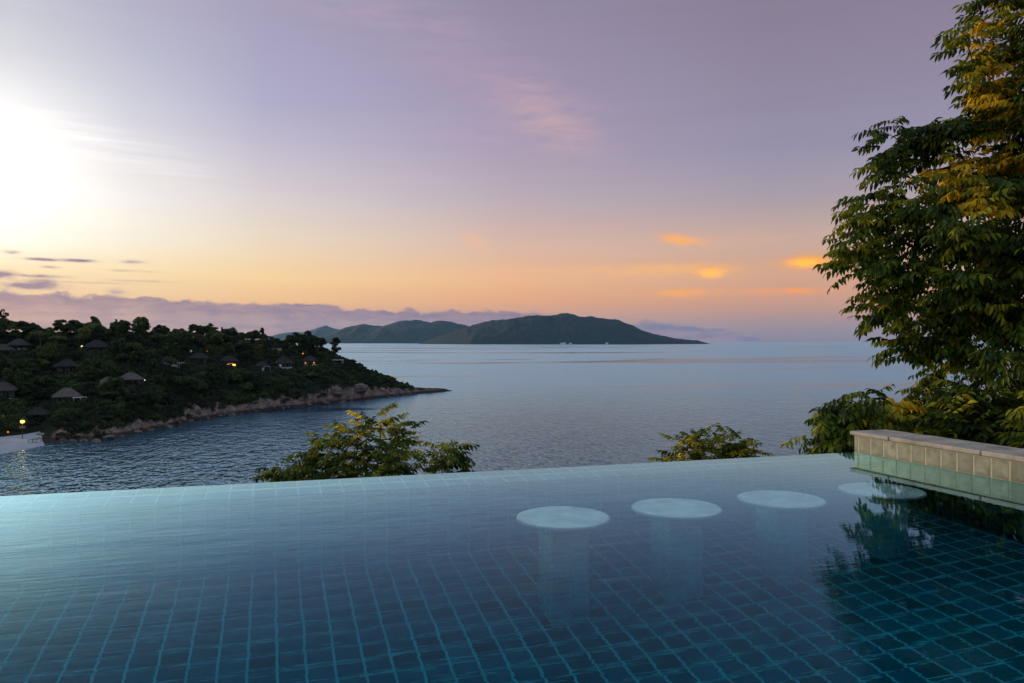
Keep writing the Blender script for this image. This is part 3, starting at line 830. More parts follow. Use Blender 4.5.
# individual landmark trees
def lt(px, py_base, *a, **k):
    p, D = on_terrain(px, py_base)
    return p
special = [
 (40, 353, 'umbrella', 1, 2, 0.98, 1.0, 'tall pale trunked umbrella tree, the left of a pair on the slope'),
 (56, 358, 'umbrella', 2, 2, 0.98, 1.04, 'tall pale trunked umbrella tree, the right of a pair on the slope'),
 (208, 332, 'conifer', 3, 3, 0.75, 1.0, 'small pointed dark conifer on the ridge, left of two'),
 (222, 331, 'conifer', 4, 3, 0.80, 1.05, 'small pointed dark conifer on the ridge, right of two'),
 (336, 360, 'oval', 5, 3, 1.55, 0.95, 'lone slender tree against the sea at the headland tip'),
 (3, 332, 'sparse', 6, 3, 1.25, 1.1, 'open crowned tree poking above the ridge at the left edge'),
 (113, 398, 'layered', 7, 1, 1.35, 0.9, 'wide layered green tree on the lower slope above the shore rocks'),
 (170, 366, 'round', 8, 2, 0.8, 0.7, 'bushy pale green tree growing in front of a white posted villa'),
]
for (px, py, kind, sd_, lf, s, sz, lab) in special:
    p = lt(px, py); tree(kind, sd_, lf, p, s, rnd.uniform(0, 6), lab, bk=bark_pale if kind == 'umbrella' else bark, sz=sz)
for (px, py, s, lab) in ((307, 352, 1.6, 'big round dark tree on the ridge left of the lone slender tree'), (317, 355, 1.45, 'big round dark tree nearest the lone slender tree'), (295, 350, 1.35, 'dark round tree at the left of the big ridge trees')):
    p = lt(px, py); tree('broad', 30 + px % 3, 3, p, s, rnd.uniform(0, 6), lab, sz=1.15)

kinds = ['broad', 'round', 'broad', 'layered', 'round', 'broad', 'round']
def near_villa(p, rad):
    """would a crown at p hide a villa front from the photo side?"""
    x, y = project(p); D = p.x * FWD.x + p.y * FWD.y
    rp = rad / D * FX
    for (vx, vy, vD, vw) in vill_spots:
        hw = vw / 2 / vD * FX
        if abs(x - vx) < hw + rp * 0.75:
            top = vy - 0.30 * vw / vD * FX; bot = vy + 2.6 / vD * FX
            tr_top = y - rad * 1.75 / D * FX
            if D < vD and tr_top < bot - 1.5 and y > top - 2: return True
            if abs(D - vD) < vw * 0.62: return True
    return False
placed = []
tries = 0
tgrp = 'trees of the wood on the headland'
while len(placed) < 268 and tries < 16000:
    tries += 1
    u = rnd.uniform(-70, 408); t = rnd.uniform(0.1, 1.08) if tries % 3 else rnd.uniform(0.72, 1.1)
    if u < 60 and t < 0.2: continue
    if u > 300 and t < 0.25: continue
    p, D = terrain(u, t)
    s = (rnd.uniform(0.62, 1.1) if t < 0.8 else rnd.uniform(0.95, 1.4)) if u < 270 else rnd.uniform(0.45, 0.75)
    if u > 345: s = rnd.uniform(0.28, 0.42)
    rad = 4.0 * s
    if u > 322 and u < 350 and t > 0.55: continue
    if any((p - q).length < (rad + r) * 0.5 for q, r in placed): continue
    if near_villa(p, rad): continue
    placed.append((p, rad))
    k = rnd.randrange(len(kinds)); kind = kinds[k]
    if t > 0.85 and u < 300 and rnd.random() < 0.3: kind = rnd.choice(['oval', 'oval', 'conifer']); s *= 0.85
    lf = rnd.choice([0, 0, 1, 1, 2, 3, 3])
    tree(kind, 40 + k * 3 + rnd.randrange(2), lf, p + Vector((0, 0, -0.4 * s)), s, rnd.uniform(0, 6.28), 'dark green tree in the dense wood covering the headland', tgrp, sz=rnd.uniform(0.85, 1.15))
# continuous undergrowth between the trees
cs, rs = [], []
for k in range(6200):
    u = rnd.uniform(-80, 412); t = rnd.uniform(0.03, 1.12)
    if u > 330: t = rnd.uniform(0.15, 1.3)
    if k % 12 == 0: u = rnd.uniform(-40, 75); t = rnd.uniform(0.1, 0.3)
    if u < 52 and t < 0.2: continue
    tw = tband(u)
    if t < tw * rnd.uniform(0.35, 1.0): continue
    p, D = terrain(u, t)
    r = rnd.uniform(0.7, 1.7) * (1.0 if u < 330 else 0.75)
    if near_villa(p, r * 1.2): r *= 0.6
    cs.append((p.x, p.y, p.z + r * 0.25)); rs.append((r * 1.2, r * 1.2, r * 0.85))
h_ = len(cs) // 2
V, F = clump_quads(cs, rs, 9, 0.38, 5)
mi = np.zeros(len(F), dtype=int)
gi = np.array([noise.noise(Vector(tuple(V[i * 4])) / 9.0) for i in range(len(F))])
mi[:] = 3; mi[gi > 0.12] = 0; mi[gi > 0.33] = 1
tag(np_mesh('undergrowth', V, F, far_leaf, mi), 'dense dark scrub between the trees of the headland', 'undergrowth', kind='stuff')

# ------------------------------------------------------------------ hillside the pool is built on
def hill_z(x, y):
    yy = y - 3.75
    z = -1.7 - max(0, yy) * 0.72 if yy > 0 else -1.7
    if y < 0: z = -1.7 + min(1.55, -y * 1.2) + max(0, -y - 6) * 0.35
    if x > 3.2:
        z += ss(3.2, 5.0, x) * 1.0 * (1 - ss(3.0, 7.0, y))
    z += 0.35 * noise.fractal(Vector((x / 3, y / 3, 2)), 1, 2, 4) * ss(0, 2, yy)
    return max(z, SEA - 4)
xs = np.concatenate([np.linspace(-220, -12, 30), np.linspace(-11, 14, 50), np.linspace(16, 220, 30)])
ys = np.concatenate([np.linspace(-160, -2, 30), np.linspace(-1, 12, 40), np.linspace(13, 60, 30)])
V = np.array([(x, y, hill_z(x, y)) for x in xs for y in ys])
nT = len(ys)
F = np.array([(i * nT + j, (i + 1) * nT + j, (i + 1) * nT + j + 1, i * nT + j + 1) for i in range(len(xs) - 1) for j in range(nT - 1)])
hill_mat = simple('hillside_soil', (0.035, 0.038, 0.02), 0.95, 0.5, 1.5, 0.1, 0.5)
tag(np_mesh('hillside', V, F, hill_mat, smooth=True), 'steep dark hillside below the pool edge', 'hillside', kind='structure')

# ------------------------------------------------------------------ pool
YE, XR, XL, YN = 5.76 * H, 5.06 * H, -8.5 * H, -0.35
T = 0.147 * H
PD = 1.8 * H
LEDGE = 0.37 * H
LDROP = 0.13 * H
def tile_mat(name, ax, tile, grout, gw, size=(T, T), off=(0, 0), rough=0.25, var=0.3, stain=0.0):
    m, ntm, b = mat(name)
    pos = ntm.new('ShaderNodeNewGeometry').outputs['Position']
    s = ntm.sep(pos)
    a = ntm.math('DIVIDE', ntm.math('SUBTRACT', s[ax[0]], off[0]), size[0]); c = ntm.math('DIVIDE', ntm.math('SUBTRACT', s[ax[1]], off[1]), size[1])
    def dist(v):   # distance to the nearest joint, in metres-ish
        f = ntm.math('FRACT', v)
        return ntm.math('MINIMUM', f, ntm.math('SUBTRACT', 1.0, f))
    d = ntm.math('MINIMUM', ntm.math('MULTIPLY', dist(a), size[0]), ntm.math('MULTIPLY', dist(c), size[1]))
    wob = ntm.math('MULTIPLY', ntm.math('SUBTRACT', ntm.noise(pos, 40.0, 2), 0.5), gw * 0.5)
    g = ntm.maprange(ntm.math('ADD', d, wob), gw * 0.5, gw * 0.5 + 0.0018, smooth=True)
    cell = ntm.new('ShaderNodeTexWhiteNoise', noise_dimensions='2D')
    ntm.l.new(ntm.comb(ntm.math('FLOOR', a), ntm.math('FLOOR', c)), cell.inputs['Vector'])
    f = ntm.maprange(cell.outputs['Value'], 0, 1, 1 - var, 1 + var)
    n = ntm.noise(pos, 14.0, 4)
    f = ntm.math('MULTIPLY', f, ntm.maprange(n, 0.3, 0.7, 0.8, 1.2))
    tc = ntm.mix(1.0, tile, ntm.comb(f, f, f), 'MULTIPLY')
    gc = ntm.mix(ntm.noise(pos, 6.0, 4), tuple(x * 0.6 for x in grout), tuple(min(1, x * 1.25) for x in grout))
    if stain:
        st = ntm.maprange(ntm.noise(pos, 22.0, 5, 0.65), 0.42, 0.68)
        tc = ntm.mix(ntm.math('MULTIPLY', st, stain), tc, (0.06, 0.055, 0.035))
        edge_d = ntm.maprange(ntm.math('ADD', d, ntm.math('MULTIPLY', ntm.math('SUBTRACT', n, 0.5), 0.02)), gw * 0.5, gw * 0.5 + 0.016, 0.55, 0.0)
        tc = ntm.mix(edge_d, tc, (0.09, 0.08, 0.055))
        ring = ntm.math('MULTIPLY', ntm.maprange(s[2], 0.022, 0.004), 0.6)
        tc = ntm.mix(ring, tc, (0.05, 0.05, 0.035))
    ntm.l.new(ntm.mix(g, gc, tc), b.inputs['Base Color'])
    ntm.l.new(ntm.maprange(g, 0, 1, 0.8, rough), b.inputs['Roughness'])
    hgt = ntm.math('ADD', g, ntm.math('MULTIPLY', n, 0.25))
    ntm.l.new(ntm.bump(hgt, 0.5, 0.004), b.inputs['Normal'])
    return m
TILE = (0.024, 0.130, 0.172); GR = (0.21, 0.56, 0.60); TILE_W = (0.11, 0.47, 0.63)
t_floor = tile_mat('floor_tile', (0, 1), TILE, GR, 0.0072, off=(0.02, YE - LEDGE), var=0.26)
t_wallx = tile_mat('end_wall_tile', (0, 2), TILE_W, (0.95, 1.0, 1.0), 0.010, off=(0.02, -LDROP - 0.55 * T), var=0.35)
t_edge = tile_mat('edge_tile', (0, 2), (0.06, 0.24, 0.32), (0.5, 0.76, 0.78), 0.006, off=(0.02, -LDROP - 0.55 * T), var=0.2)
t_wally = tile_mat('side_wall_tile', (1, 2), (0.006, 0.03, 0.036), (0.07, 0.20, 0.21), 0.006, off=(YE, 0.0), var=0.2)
pool = empty('infinity_pool', ((XL + XR) / 2, (YE + YN) / 2, -PD))
tag(pool, 'infinity pool lined with small teal tiles and an overflowing far edge', 'pool')
def add_part(mb, name, mt, root):
    o = mb.build(name, mt); o.parent = root; o.matrix_parent_inverse = Matrix.Translation(root.location).inverted()
    return o
mb = MB(); mb.box(XL - 0.3, XR, YN - 0.3, YE - LEDGE, -PD - 0.3, -PD)
add_part(mb, 'floor', t_floor, pool)
mb = MB()
yi = YE - LEDGE
prof = [(yi, -PD - 0.3), (yi, -LDROP), (YE - 0.012, -0.006), (YE, -0.012), (YE, -PD - 0.9), (yi, -PD - 0.9)]
vs = [(x, y, z) for x in (XL, XR) for (y, z) in prof]
n_ = len(prof)
for i in range(n_):
    j = (i + 1) % n_
    q = [(XL, *prof[i]), (XR, *prof[i]), (XR, *prof[j]), (XL, *prof[j])]
    mb.add(q, [(0, 1, 2, 3)], 1 if i in (1, 2) else 0)
mb.add([(XL, *p_) for p_ in prof], [tuple(range(n_))]); mb.add([(XR, *p_) for p_ in prof], [tuple(range(n_ - 1, -1, -1))])
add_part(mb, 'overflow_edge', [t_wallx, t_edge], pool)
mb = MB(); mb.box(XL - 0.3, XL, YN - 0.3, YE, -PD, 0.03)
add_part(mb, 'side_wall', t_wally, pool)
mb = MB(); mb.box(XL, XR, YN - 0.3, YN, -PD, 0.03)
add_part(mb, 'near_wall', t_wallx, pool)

# water body
m, ntm, b = mat('pool_water')
pos = ntm.new('ShaderNodeNewGeometry').outputs['Position']
ntm.n.remove(b)
w1 = ntm.noise(ntm.mapping(pos, scale=(1.3, 3.4, 1), rot=(0, 0, 0.2)), 1.0, 2, 0.5, 0.3)
w2 = ntm.noise(ntm.mapping(pos, scale=(9, 16, 1), rot=(0, 0, -0.15)), 1.0, 2, 0.5)
w3 = ntm.noise(ntm.mapping(pos, scale=(5, 60, 1), rot=(0, 0, 0.06)), 1.0, 2, 0.5)
calm = ntm.maprange(ntm.sep(pos)[0], 0.9, 2.0, 1.0, 0.16)
hh = ntm.math('ADD', ntm.math('MULTIPLY', w1, 0.45), ntm.math('ADD', ntm.math('MULTIPLY', w2, 0.15), ntm.math('MULTIPLY', w3, 0.13)))
nrm = ntm.bump(ntm.math('MULTIPLY', hh, calm), 0.25, 0.012)
fr, bf = rp_fresnel(ntm, nrm, ws=0.0)
fr = ntm.math('MULTIPLY', ntm.math('MINIMUM', ntm.math('MULTIPLY', ntm.math('POWER', fr, 1.2), 3.4), 0.74), ntm.math('SUBTRACT', 1.0, bf))
rf = ntm.new('ShaderNodeBsdfRefraction'); rf.inputs['IOR'].default_value = 1.33; rf.inputs['Roughness'].default_value = 0.0; ntm.l.new(nrm, rf.inputs['Normal'])
gl_ = ntm.new('ShaderNodeBsdfGlossy'); gl_.inputs['Color'].default_value = (0.48, 0.85, 1.0, 1); gl_.inputs['Roughness'].default_value = 0.0; ntm.l.new(nrm, gl_.inputs['Normal'])
mx = ntm.new('ShaderNodeMixShader'); ntm.l.new(fr, mx.inputs[0]); ntm.l.new(rf.outputs[0], mx.inputs[1]); ntm.l.new(gl_.outputs[0], mx.inputs[2])
ntm.l.new(mx.outputs[0], ntm.n['Material Output'].inputs['Surface'])
va = ntm.new('ShaderNodeVolumeAbsorption'); va.inputs[0].default_value = (0.0, 0.79, 0.86, 1); va.inputs[1].default_value = 1.15
ntm.l.new(va.outputs[0], ntm.n['Material Output'].inputs['Volume'])
mb = MB(); mb.box(XL - 0.1, XR + 0.012, YN - 0.1, YE + 0.004, -PD - 0.15, 0.0)
tag(mb.build('water', m), 'still clear pool water mirroring the dusk sky', 'water', kind='structure')

# right-hand low wall with stone coping
wl = empty('pool_wall', (XR + 0.19 * H, 2.0, 0))
tag(wl, 'low grey green tiled wall with pale stone coping along the right side of the pool', 'wall')
CZ = 0.185 * H
t_above = tile_mat('weathered_tile', (1, 2), (0.21, 0.20, 0.15), (0.44, 0.39, 0.30), 0.006, size=(0.150 * H, 0.150 * H), off=(YE - 0.01, -0.0015), rough=0.45, var=0.32, stain=0.9)
# glazed tile above the waterline and pool tile below it
mb = MB(); mb.box(XR, XR + 0.34 * H, YN - 0.3, YE + 0.02, -0.006, CZ - 0.024)
add_part(mb, 'tile_face', t_above, wl)
mb = MB(); mb.box(XR + 0.001, XR + 0.34 * H, YN - 0.3, YE + 0.018, -PD - 1.0, -0.0065)
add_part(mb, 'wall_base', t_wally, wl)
m, ntm, b = mat('coping_stone')
pos = ntm.new('ShaderNodeNewGeometry').outputs['Position']
n = ntm.noise(pos, 9, 6, 0.65); n2 = ntm.noise(pos, 120, 3)
c = ntm.ramp(n, [(0.3, (0.15, 0.125, 0.11)), (0.5, (0.29, 0.25, 0.225)), (0.75, (0.42, 0.37, 0.33))])
c = ntm.mix(ntm.maprange(n2, 0.55, 0.75, 0, 0.4), c, (0.18, 0.15, 0.13))
ntm.l.new(c, b.inputs['Base Color']); b.inputs['Roughness'].default_value = 0.65
ntm.l.new(ntm.bump(ntm.math('ADD', n, ntm.math('MULTIPLY', n2, 0.5)), 0.35, 0.006), b.inputs['Normal'])
ys_ = [5.84 * H, 5.37 * H, 4.47 * H, 3.57 * H, 2.67 * H, 1.77 * H, 0.87 * H, -0.03 * H, -0.9 * H]
for k in range(len(ys_) - 1):
    mb = MB(); mb.box(XR - 0.016 * H, XR + 0.40 * H, ys_[k + 1] + 0.0018, ys_[k] - 0.0018, CZ - 0.0225, CZ + 0.0012 * (k % 3), bev=0.006)
    add_part(mb, 'coping_slab', m, wl)
# terrace behind the viewer
stone = simple('terrace_stone', (0.32, 0.29, 0.26), 0.7, 0.15, 4.0, 0.3, 0.2)
mb = MB(); mb.box(XL - 0.3, XR + 0.5, -6.0, YN - 0.302, -1.9, 0.06)
tag(mb.build('terrace', stone), 'stone terrace along the near side of the pool', 'terrace', kind='structure')

# ------------------------------------------------------------------ bar stools standing in the pool
m_seat = simple('stool_stone', (0.66, 0.80, 0.80), 0.5, 0.22, 13.0, 0.3)
slabs = [(1.675, 4.345, 'leftmost round pool stool, a pale disc on a tiled pillar'), (2.445, 4.36, 'second round pool stool from the left, on a tiled pillar'),
         (3.235, 4.38, 'third round pool stool from the left, clear of the tree reflection'), (4.08, 4.41, 'rightmost round pool stool, under the reflected coping and leaves')]
SD = 0.2 * H
TS = 0.116 * H
for k, (x, y, lab) in enumerate(slabs):
    x, y = x * H, y * H
    e = empty('pool_stool', (x, y, -PD))
    r = 0.282 * H
    mb = MB(); mb.lathe([(r * 0.93, PD - SD - 0.052), (r * 0.985, PD - SD - 0.046), (r, PD - SD - 0.034), (r, PD - SD - 0.012), (r * 0.985, PD - SD - 0.003), (r * 0.95, PD - SD)], 72)
    o = mb.build('seat', m_seat, e); o.data.polygons[-1].use_smooth = False; o.data.polygons[-2].use_smooth = False
    tx = tile_mat('stool_tile_front', (0, 2), (0.25, 0.64, 0.70), (1.0, 1.0, 1.0), 0.0065, size=(TS, T), off=(x, -SD - 0.055), var=0.25)
    ty = tile_mat('stool_tile_side', (1, 2), (0.25, 0.64, 0.70), (1.0, 1.0, 1.0), 0.0065, size=(TS, T), off=(y, -SD - 0.055), var=0.25)
    w = TS
    mb = MB(); z0, z1 = 0.002, PD - SD - 0.053
    c4 = [(-w, -w), (w, -w), (w, w), (-w, w)]
    mb.add([(*c4[0], z0), (*c4[1], z0), (*c4[1], z1), (*c4[0], z1)], [(0, 1, 2, 3)], 0)
    mb.add([(*c4[1], z0), (*c4[2], z0), (*c4[2], z1), (*c4[1], z1)], [(0, 1, 2, 3)], 1)
    mb.add([(*c4[2], z0), (*c4[3], z0), (*c4[3], z1), (*c4[2], z1)], [(0, 1, 2, 3)], 0)
    mb.add([(*c4[3], z0), (*c4[0], z0), (*c4[0], z1), (*c4[3], z1)], [(0, 1, 2, 3)], 1)
    mb.build('pillar', [tx, ty], e)
    tag(e, lab, 'pool stool', 'round stools standing in the pool')

# ------------------------------------------------------------------ near trees with drooping compound leaves
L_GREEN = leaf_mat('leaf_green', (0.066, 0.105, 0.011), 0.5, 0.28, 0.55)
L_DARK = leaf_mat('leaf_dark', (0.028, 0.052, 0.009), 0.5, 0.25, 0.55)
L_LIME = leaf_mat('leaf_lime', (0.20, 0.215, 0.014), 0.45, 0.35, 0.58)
L_YEL_LIT = leaf_mat('leaf_yellow_lit', (0.66, 0.47, 0.03), 0.4, 0.4, 0.6)  # leaf yellow that also carries the warm light on the leaves
LEAVES = [L_GREEN, L_DARK, L_LIME, L_YEL_LIT]
def leaflet(L, w):
    """folded, slightly arched pointed blade along +X; 10 verts, 8 tris"""
    xs = [0.0, 0.28, 0.62, 0.86, 1.0]; ws = [0.06, 0.92, 0.80, 0.38, 0.0]; dz = [0, 0.02, -0.02, -0.09, -0.17]
    v = []
    for x, q, z in zip(xs, ws, dz):
        v.append((x * L, 0, z * L))
        if q > 0:
            v.append((x * L, q * w / 2, z * L + q * w * 0.14)); v.append((x * L, -q * w / 2, z * L + q * w * 0.14))
    # 0:mid0 1:l0 2:r0 3:mid1 4:l1 5:r1 6:mid2 7:l2 8:r2 9:mid3 10:l3 11:r3 12:tip
    f = []
    for a in (0, 3, 6):
        f += [(a, a + 3, a + 4), (a, a + 4, a + 1), (a, a + 2, a + 5), (a, a + 5, a + 3)]
    f += [(9, 12, 10), (9, 11, 12)]
    return np.array(v), np.array(f)
def spray_template(seed, L=0.26, n=5, ll=0.078, lw=0.034):
    """one compound leaf along +X, up = +Z, leaflets drooping"""
    g = random.Random(seed)
    V = []; F = []; b_ = 0
    def put(v, f):
        nonlocal b_
        V.append(v); F.append(f + b_); b_ += len(v)
    def arch(s): return np.array([s * L * (1 - 0.12 * s), 0, -0.24 * L * s * s])
    # rachis as a thin ribbon pair of triangles
    for i in range(5):
        p0, p1 = arch(i / 5), arch((i + 1) / 5)
        q = np.array([p0 + (0, .0014, 0), p0 - (0, .0014, 0), p1 + (0, 0, 0)]); put(q, np.array([[0, 1, 2]]))
    slots = [((k + 1.0) / (n + 0.6), sgn) for k in range(n) for sgn in (-1, 1)] + [(1.0, 0)]
    for s, sgn in slots:
        lv, lf = leaflet(ll * g.uniform(0.75, 1.12) * (0.75 + 0.5 * math.sin(min(1, s) * 2.6)), lw * g.uniform(0.85, 1.15))
        yaw = sgn * R(g.uniform(48, 72)); droop = R(g.uniform(22, 62)) if sgn else R(g.uniform(25, 50)); roll = R(g.uniform(-35, 35))
        M = Matrix.Rotation(yaw, 3, 'Z') @ Matrix.Rotation(droop, 3, 'Y') @ Matrix.Rotation(roll, 3, 'X')
        put(lv @ np.array(M).T + arch(s) + (0, 0.002 * sgn, 0), lf)
    return np.concatenate(V), np.concatenate(F)
SPR = [spray_template(k) for k in range(7)]
def sprays_to_mesh(name, items, parent, mats=LEAVES):
    """items: (origin, dir, scale, roll, mat)"""
    VV, FF, MM = [], [], []; b_ = 0
    for k, (o, d, s, roll, mi) in enumerate(items):
        tv, tf = SPR[k % len(SPR)]
        x = Vector(d).normalized(); y = Vector((0, 0, 1)).cross(x)
        y = y.normalized() if y.length > 1e-3 else Vector((0, 1, 0))
        z = x.cross(y)
        c, s_ = math.cos(roll), math.sin(roll)
        y2 = y * c + z * s_; z2 = z * c - y * s_
        M = np.array([x, y2, z2]) * s
        VV.append(tv @ M + np.array(o)); FF.append(tf + b_); b_ += len(tv); MM.append(np.full(len(tf), mi))
    return np_mesh(name, np.concatenate(VV), np.concatenate(FF), mats, np.concatenate(MM), parent)
def inside(poly, x, y):
    c = False; j = len(poly) - 1
    for i in range(len(poly)):
        xi, yi = poly[i]; xj, yj = poly[j]
        if (yi > y) != (yj > y) and x < (xj - xi) * (y - yi) / (yj - yi) + xi: c = not c
        j = i
    return c
def pdist(poly, x, y):
    best = 1e9
    for i in range(len(poly)):
        (x1, y1), (x2, y2) = poly[i - 1], poly[i]
        dx, dy = x2 - x1, y2 - y1
        t = max(0, min(1, ((x - x1) * dx + (y - y1) * dy) / (dx * dx + dy * dy + 1e-9)))
        best = min(best, math.hypot(x - x1 - t * dx, y - y1 - t * dy))
    return best
def branch_tree(name, root, base, forks, clumps, r0, mt=bark):
    """trunk through the fork points, limbs to groups of clumps, twigs to each clump"""
    mb = MB()
    pts = [base] + forks
    rr = [r0 * (1 - 0.75 * i / (len(pts) - 1)) for i in range(len(pts))]
    mb.tube(pts, rr, 10)
    nodes = [(f, rr[i + 1]) for i, f in enumerate(forks)]
    todo = sorted(clumps, key=lambda c: min((Vector(c) - f).length for f in forks))
    for c in todo:
        c = Vector(c)
        f, r = min(nodes, key=lambda q: (q[0] - c).length + max(0, q[0].z - c.z) * 1.2)
        L = (c - f).length
        mid = f.lerp(c, 0.55) + Vector((0, 0, 0.06 * L))
        re = max(0.0028, r * 0.45)
        mb.tube([f, mid, c], [max(0.004, r * 0.7), max(0.0035, r * 0.55), re], 5)
        nodes.append((c, re)); nodes.append((mid, max(0.0035, r * 0.55)))
    o = mb.build(name, mt)
    o.parent = root; o.matrix_parent_inverse = Matrix.Translation(root.location).inverted()
    return o
def leafy_tree(obj_name, label, cat, poly, base, forks, r0, Drange, nclump, seed, matfn, edge_px, nspray=(14, 22), ssize=(0.62, 0.95), axis=None, extra=()):
    g = random.Random(seed)
    root = empty(obj_name, base)
    tag(root, label, cat)
    x0, x1 = min(p[0] for p in poly), max(p[0] for p in poly); y0, y1 = min(p[1] for p in poly), max(p[1] for p in poly)
    cl = []
    tries = 0
    while len(cl) < nclump and tries < 40000:
        tries += 1
        x, y = g.uniform(x0, x1), g.uniform(y0, y1)
        if not inside(poly, x, y): continue
        d = pdist(poly, x, y)
        if d < edge_px: continue
        dep = min(1, (d - edge_px) / 70)
        Dm = (Drange[0] + Drange[1]) / 2; hw = (Drange[1] - Drange[0]) / 2
        D = Dm + g.uniform(-1, 1) * hw * (0.3 + 0.7 * dep)
        p = P(x, y, D)
        if any((p - q[0]).length < 0.105 for q in cl): continue
        cl.append((p, d, x, y, D))
    for (x, y, D) in extra: cl.append((P(x, y, D), edge_px, x, y, D))
    ax = Vector(axis)
    items = []
    for (p, d, x, y, D) in cl:
        out = (p - ax); out.z *= 0.35; out = out.normalized()
        ns = g.randint(*nspray)
        for k in range(ns):
            a = 2 * math.pi * k / ns * 2.4 + g.uniform(-.4, .4)
            dr = Vector((math.cos(a), math.sin(a), g.uniform(-0.25, 0.45))) + out * 0.75
            o = p + Vector((g.gauss(0, .05), g.gauss(0, .05), g.gauss(0, .055))) + out * g.uniform(-.06, .05)
            items.append((o, dr, g.uniform(*ssize), g.uniform(-0.4, 0.4), matfn(x, y, D, g)))
    cr = sprays_to_mesh('crown', items, None)
    cr.parent = root; cr.matrix_parent_inverse = Matrix.Translation(root.location).inverted()
    branch_tree('trunk', root, base, forks, [c[0] for c in cl], r0)
    return root

# big tree on the right
poly_r = [(985, -330), (915, -260), (905, -190), (950, -120), (985, -40), (968, 0), (944, 28), (948, 40), (962, 68), (952, 82), (975, 96), (985, 104), (940, 112), (905, 125), (882, 112), (866, 118), (868, 140), (866, 165), (868, 185), (842, 198), (838, 216), (828, 236), (826, 262), (840, 278), (858, 292), (866, 322), (884, 340), (896, 352), (912, 372), (890, 386), (858, 402), (822, 404), (810, 418), (826, 432), (814, 448), (838, 458), (860, 462), (900, 462), (1080, 500), (1330, 520), (1360, 100), (1320, -330)]
lit_yellow_spots = [(990, 140, 26), (1012, 100, 22), (960, 172, 20), (975, 195, 14), (1018, 165, 14), (1000, 70, 16), (938, 180, 10), (838, 252, 12), (907, 412, 14), (1005, 30, 14)]  # clumps given yellow leaf colour for the warm light on them
lit_lime_spots = [(850, 235, 30), (905, 400, 36), (960, 60, 34), (985, 10, 40), (880, 330, 18), (985, 415, 26), (935, 385, 25), (905, 300, 25)]  # clumps given lime leaf colour for their lit leaves
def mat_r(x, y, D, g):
    for (a, b_, r) in lit_yellow_spots:
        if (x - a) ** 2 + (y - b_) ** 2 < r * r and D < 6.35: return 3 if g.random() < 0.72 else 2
    for (a, b_, r) in lit_lime_spots:
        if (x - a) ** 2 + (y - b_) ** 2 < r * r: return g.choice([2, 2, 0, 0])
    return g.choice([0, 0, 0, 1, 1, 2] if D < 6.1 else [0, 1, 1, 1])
bx = P(1130, CY, 7.0)
def at(x, y, D): return P(x, y, D)
leafy_tree('leafy_tree', 'large leafy tree with some yellow leaves coloured as warmly lit, rising behind the pool wall', 'tree', poly_r,
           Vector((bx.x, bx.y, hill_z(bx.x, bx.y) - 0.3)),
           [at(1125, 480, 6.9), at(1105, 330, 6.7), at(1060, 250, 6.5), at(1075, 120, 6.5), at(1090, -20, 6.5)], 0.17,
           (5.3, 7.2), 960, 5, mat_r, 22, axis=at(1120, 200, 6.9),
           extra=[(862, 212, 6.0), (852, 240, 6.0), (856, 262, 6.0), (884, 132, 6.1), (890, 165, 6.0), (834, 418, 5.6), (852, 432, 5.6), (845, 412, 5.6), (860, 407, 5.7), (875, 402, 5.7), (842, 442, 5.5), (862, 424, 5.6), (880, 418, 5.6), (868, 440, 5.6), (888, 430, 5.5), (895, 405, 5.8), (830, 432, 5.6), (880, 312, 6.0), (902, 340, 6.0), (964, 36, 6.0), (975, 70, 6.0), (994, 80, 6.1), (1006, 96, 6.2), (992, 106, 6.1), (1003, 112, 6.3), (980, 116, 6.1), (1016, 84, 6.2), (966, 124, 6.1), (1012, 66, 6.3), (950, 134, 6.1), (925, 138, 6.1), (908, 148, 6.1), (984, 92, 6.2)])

# tops of two trees growing below the overflow edge
poly_b1 = [(380, 405), (392, 412), (404, 424), (412, 436), (416, 444), (434, 440), (452, 440), (464, 452), (470, 470), (474, 500), (440, 560), (300, 570), (238, 500), (240, 480), (268, 464), (290, 462), (302, 448), (330, 432), (352, 424), (362, 414)]
def mat_b(x, y, D, g): return g.choice([0, 2, 2, 2, 1, 2, 3]) if y < 445 else g.choice([0, 0, 1, 2])  # highlights on top and darker lower crown put into leaf colour
b1 = P(372, CY, 7.6)
leafy_tree('leafy_tree', 'wide treetop showing above the pool edge left of centre', 'tree', poly_b1,
           Vector((b1.x, b1.y, hill_z(b1.x, b1.y) - 0.2)), [at(370, 560, 7.6), at(374, 500, 7.6), at(380, 440, 7.6)], 0.034,
           (6.9, 8.3), 118, 8, mat_b, 12, nspray=(9, 14), ssize=(0.55, 0.85), axis=at(372, 540, 7.6), extra=[(381, 424, 7.6), (450, 456, 7.5), (278, 474, 7.5), (296, 470, 7.5), (312, 458, 7.5), (330, 446, 7.5), (348, 437, 7.5), (365, 428, 7.6), (400, 440, 7.6), (396, 428, 7.6)])
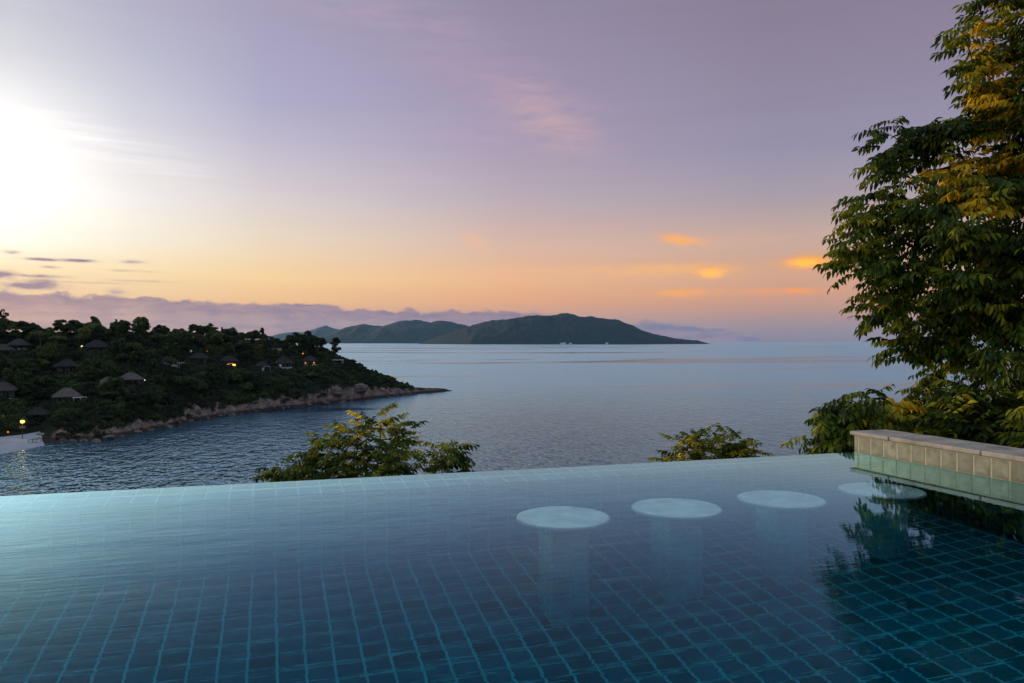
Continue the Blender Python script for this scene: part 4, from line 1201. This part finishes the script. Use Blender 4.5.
poly_b2 = [(690, 420), (704, 426), (716, 434), (734, 430), (746, 436), (750, 446), (762, 458), (760, 500), (700, 540), (650, 500), (650, 462), (664, 450), (678, 444), (676, 432)]
b2 = P(706, CY, 8.0)
leafy_tree('leafy_tree', 'small treetop showing above the pool edge between two round stools', 'tree', poly_b2,
           Vector((b2.x, b2.y, hill_z(b2.x, b2.y) - 0.2)), [at(706, 540, 8.0), at(704, 480, 8.0), at(696, 436, 8.0)], 0.05,
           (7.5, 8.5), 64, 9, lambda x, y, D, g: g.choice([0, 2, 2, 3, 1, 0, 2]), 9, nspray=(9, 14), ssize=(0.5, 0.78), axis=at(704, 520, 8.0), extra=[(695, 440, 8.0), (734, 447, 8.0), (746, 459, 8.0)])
# low shrubs filling the ground behind the coping
for k, (px, py, D, lab) in enumerate(((905, 440, 6.0, 'low leafy shrub behind the far end of the stone coping'), (985, 430, 5.2, 'low dark shrub behind the coping near the right edge'), (1080, 430, 4.6, 'low dark shrub beside the pool wall beyond the right edge'))):
    poly_s = [(px - 50, py + 20), (px - 60, py), (px - 40, py - 30), (px, py - 42), (px + 45, py - 30), (px + 65, py), (px + 55, py + 60), (px - 40, py + 60)]
    c = P(px, CY, D)
    leafy_tree('shrub', lab, 'shrub', poly_s, Vector((c.x, c.y, hill_z(c.x, c.y) - 0.1)), [at(px, py + 30, D), at(px, py, D)], 0.03,
               (D - 0.05, D + 0.5), 44, 20 + k, lambda x, y, D, g: g.choice([0, 1, 1, 0, 2]), 9, nspray=(10, 14), axis=at(px, py + 60, D))

# ------------------------------------------------------------------ render settings
S.view_settings.view_transform = 'Standard'
S.view_settings.look = 'None'
S.view_settings.exposure = 0.0
S.view_settings.gamma = 1.0
S.render.film_transparent = False
cy = S.cycles
cy.use_denoising = True
try: cy.denoiser = 'OPENIMAGEDENOISE'
except Exception: pass
cy.max_bounces = 8; cy.diffuse_bounces = 2; cy.glossy_bounces = 4; cy.transmission_bounces = 6; cy.transparent_max_bounces = 8; cy.volume_bounces = 1
cy.caustics_reflective = True; cy.caustics_refractive = True
cy.blur_glossy = 0.4
cy.sample_clamp_indirect = 6.0
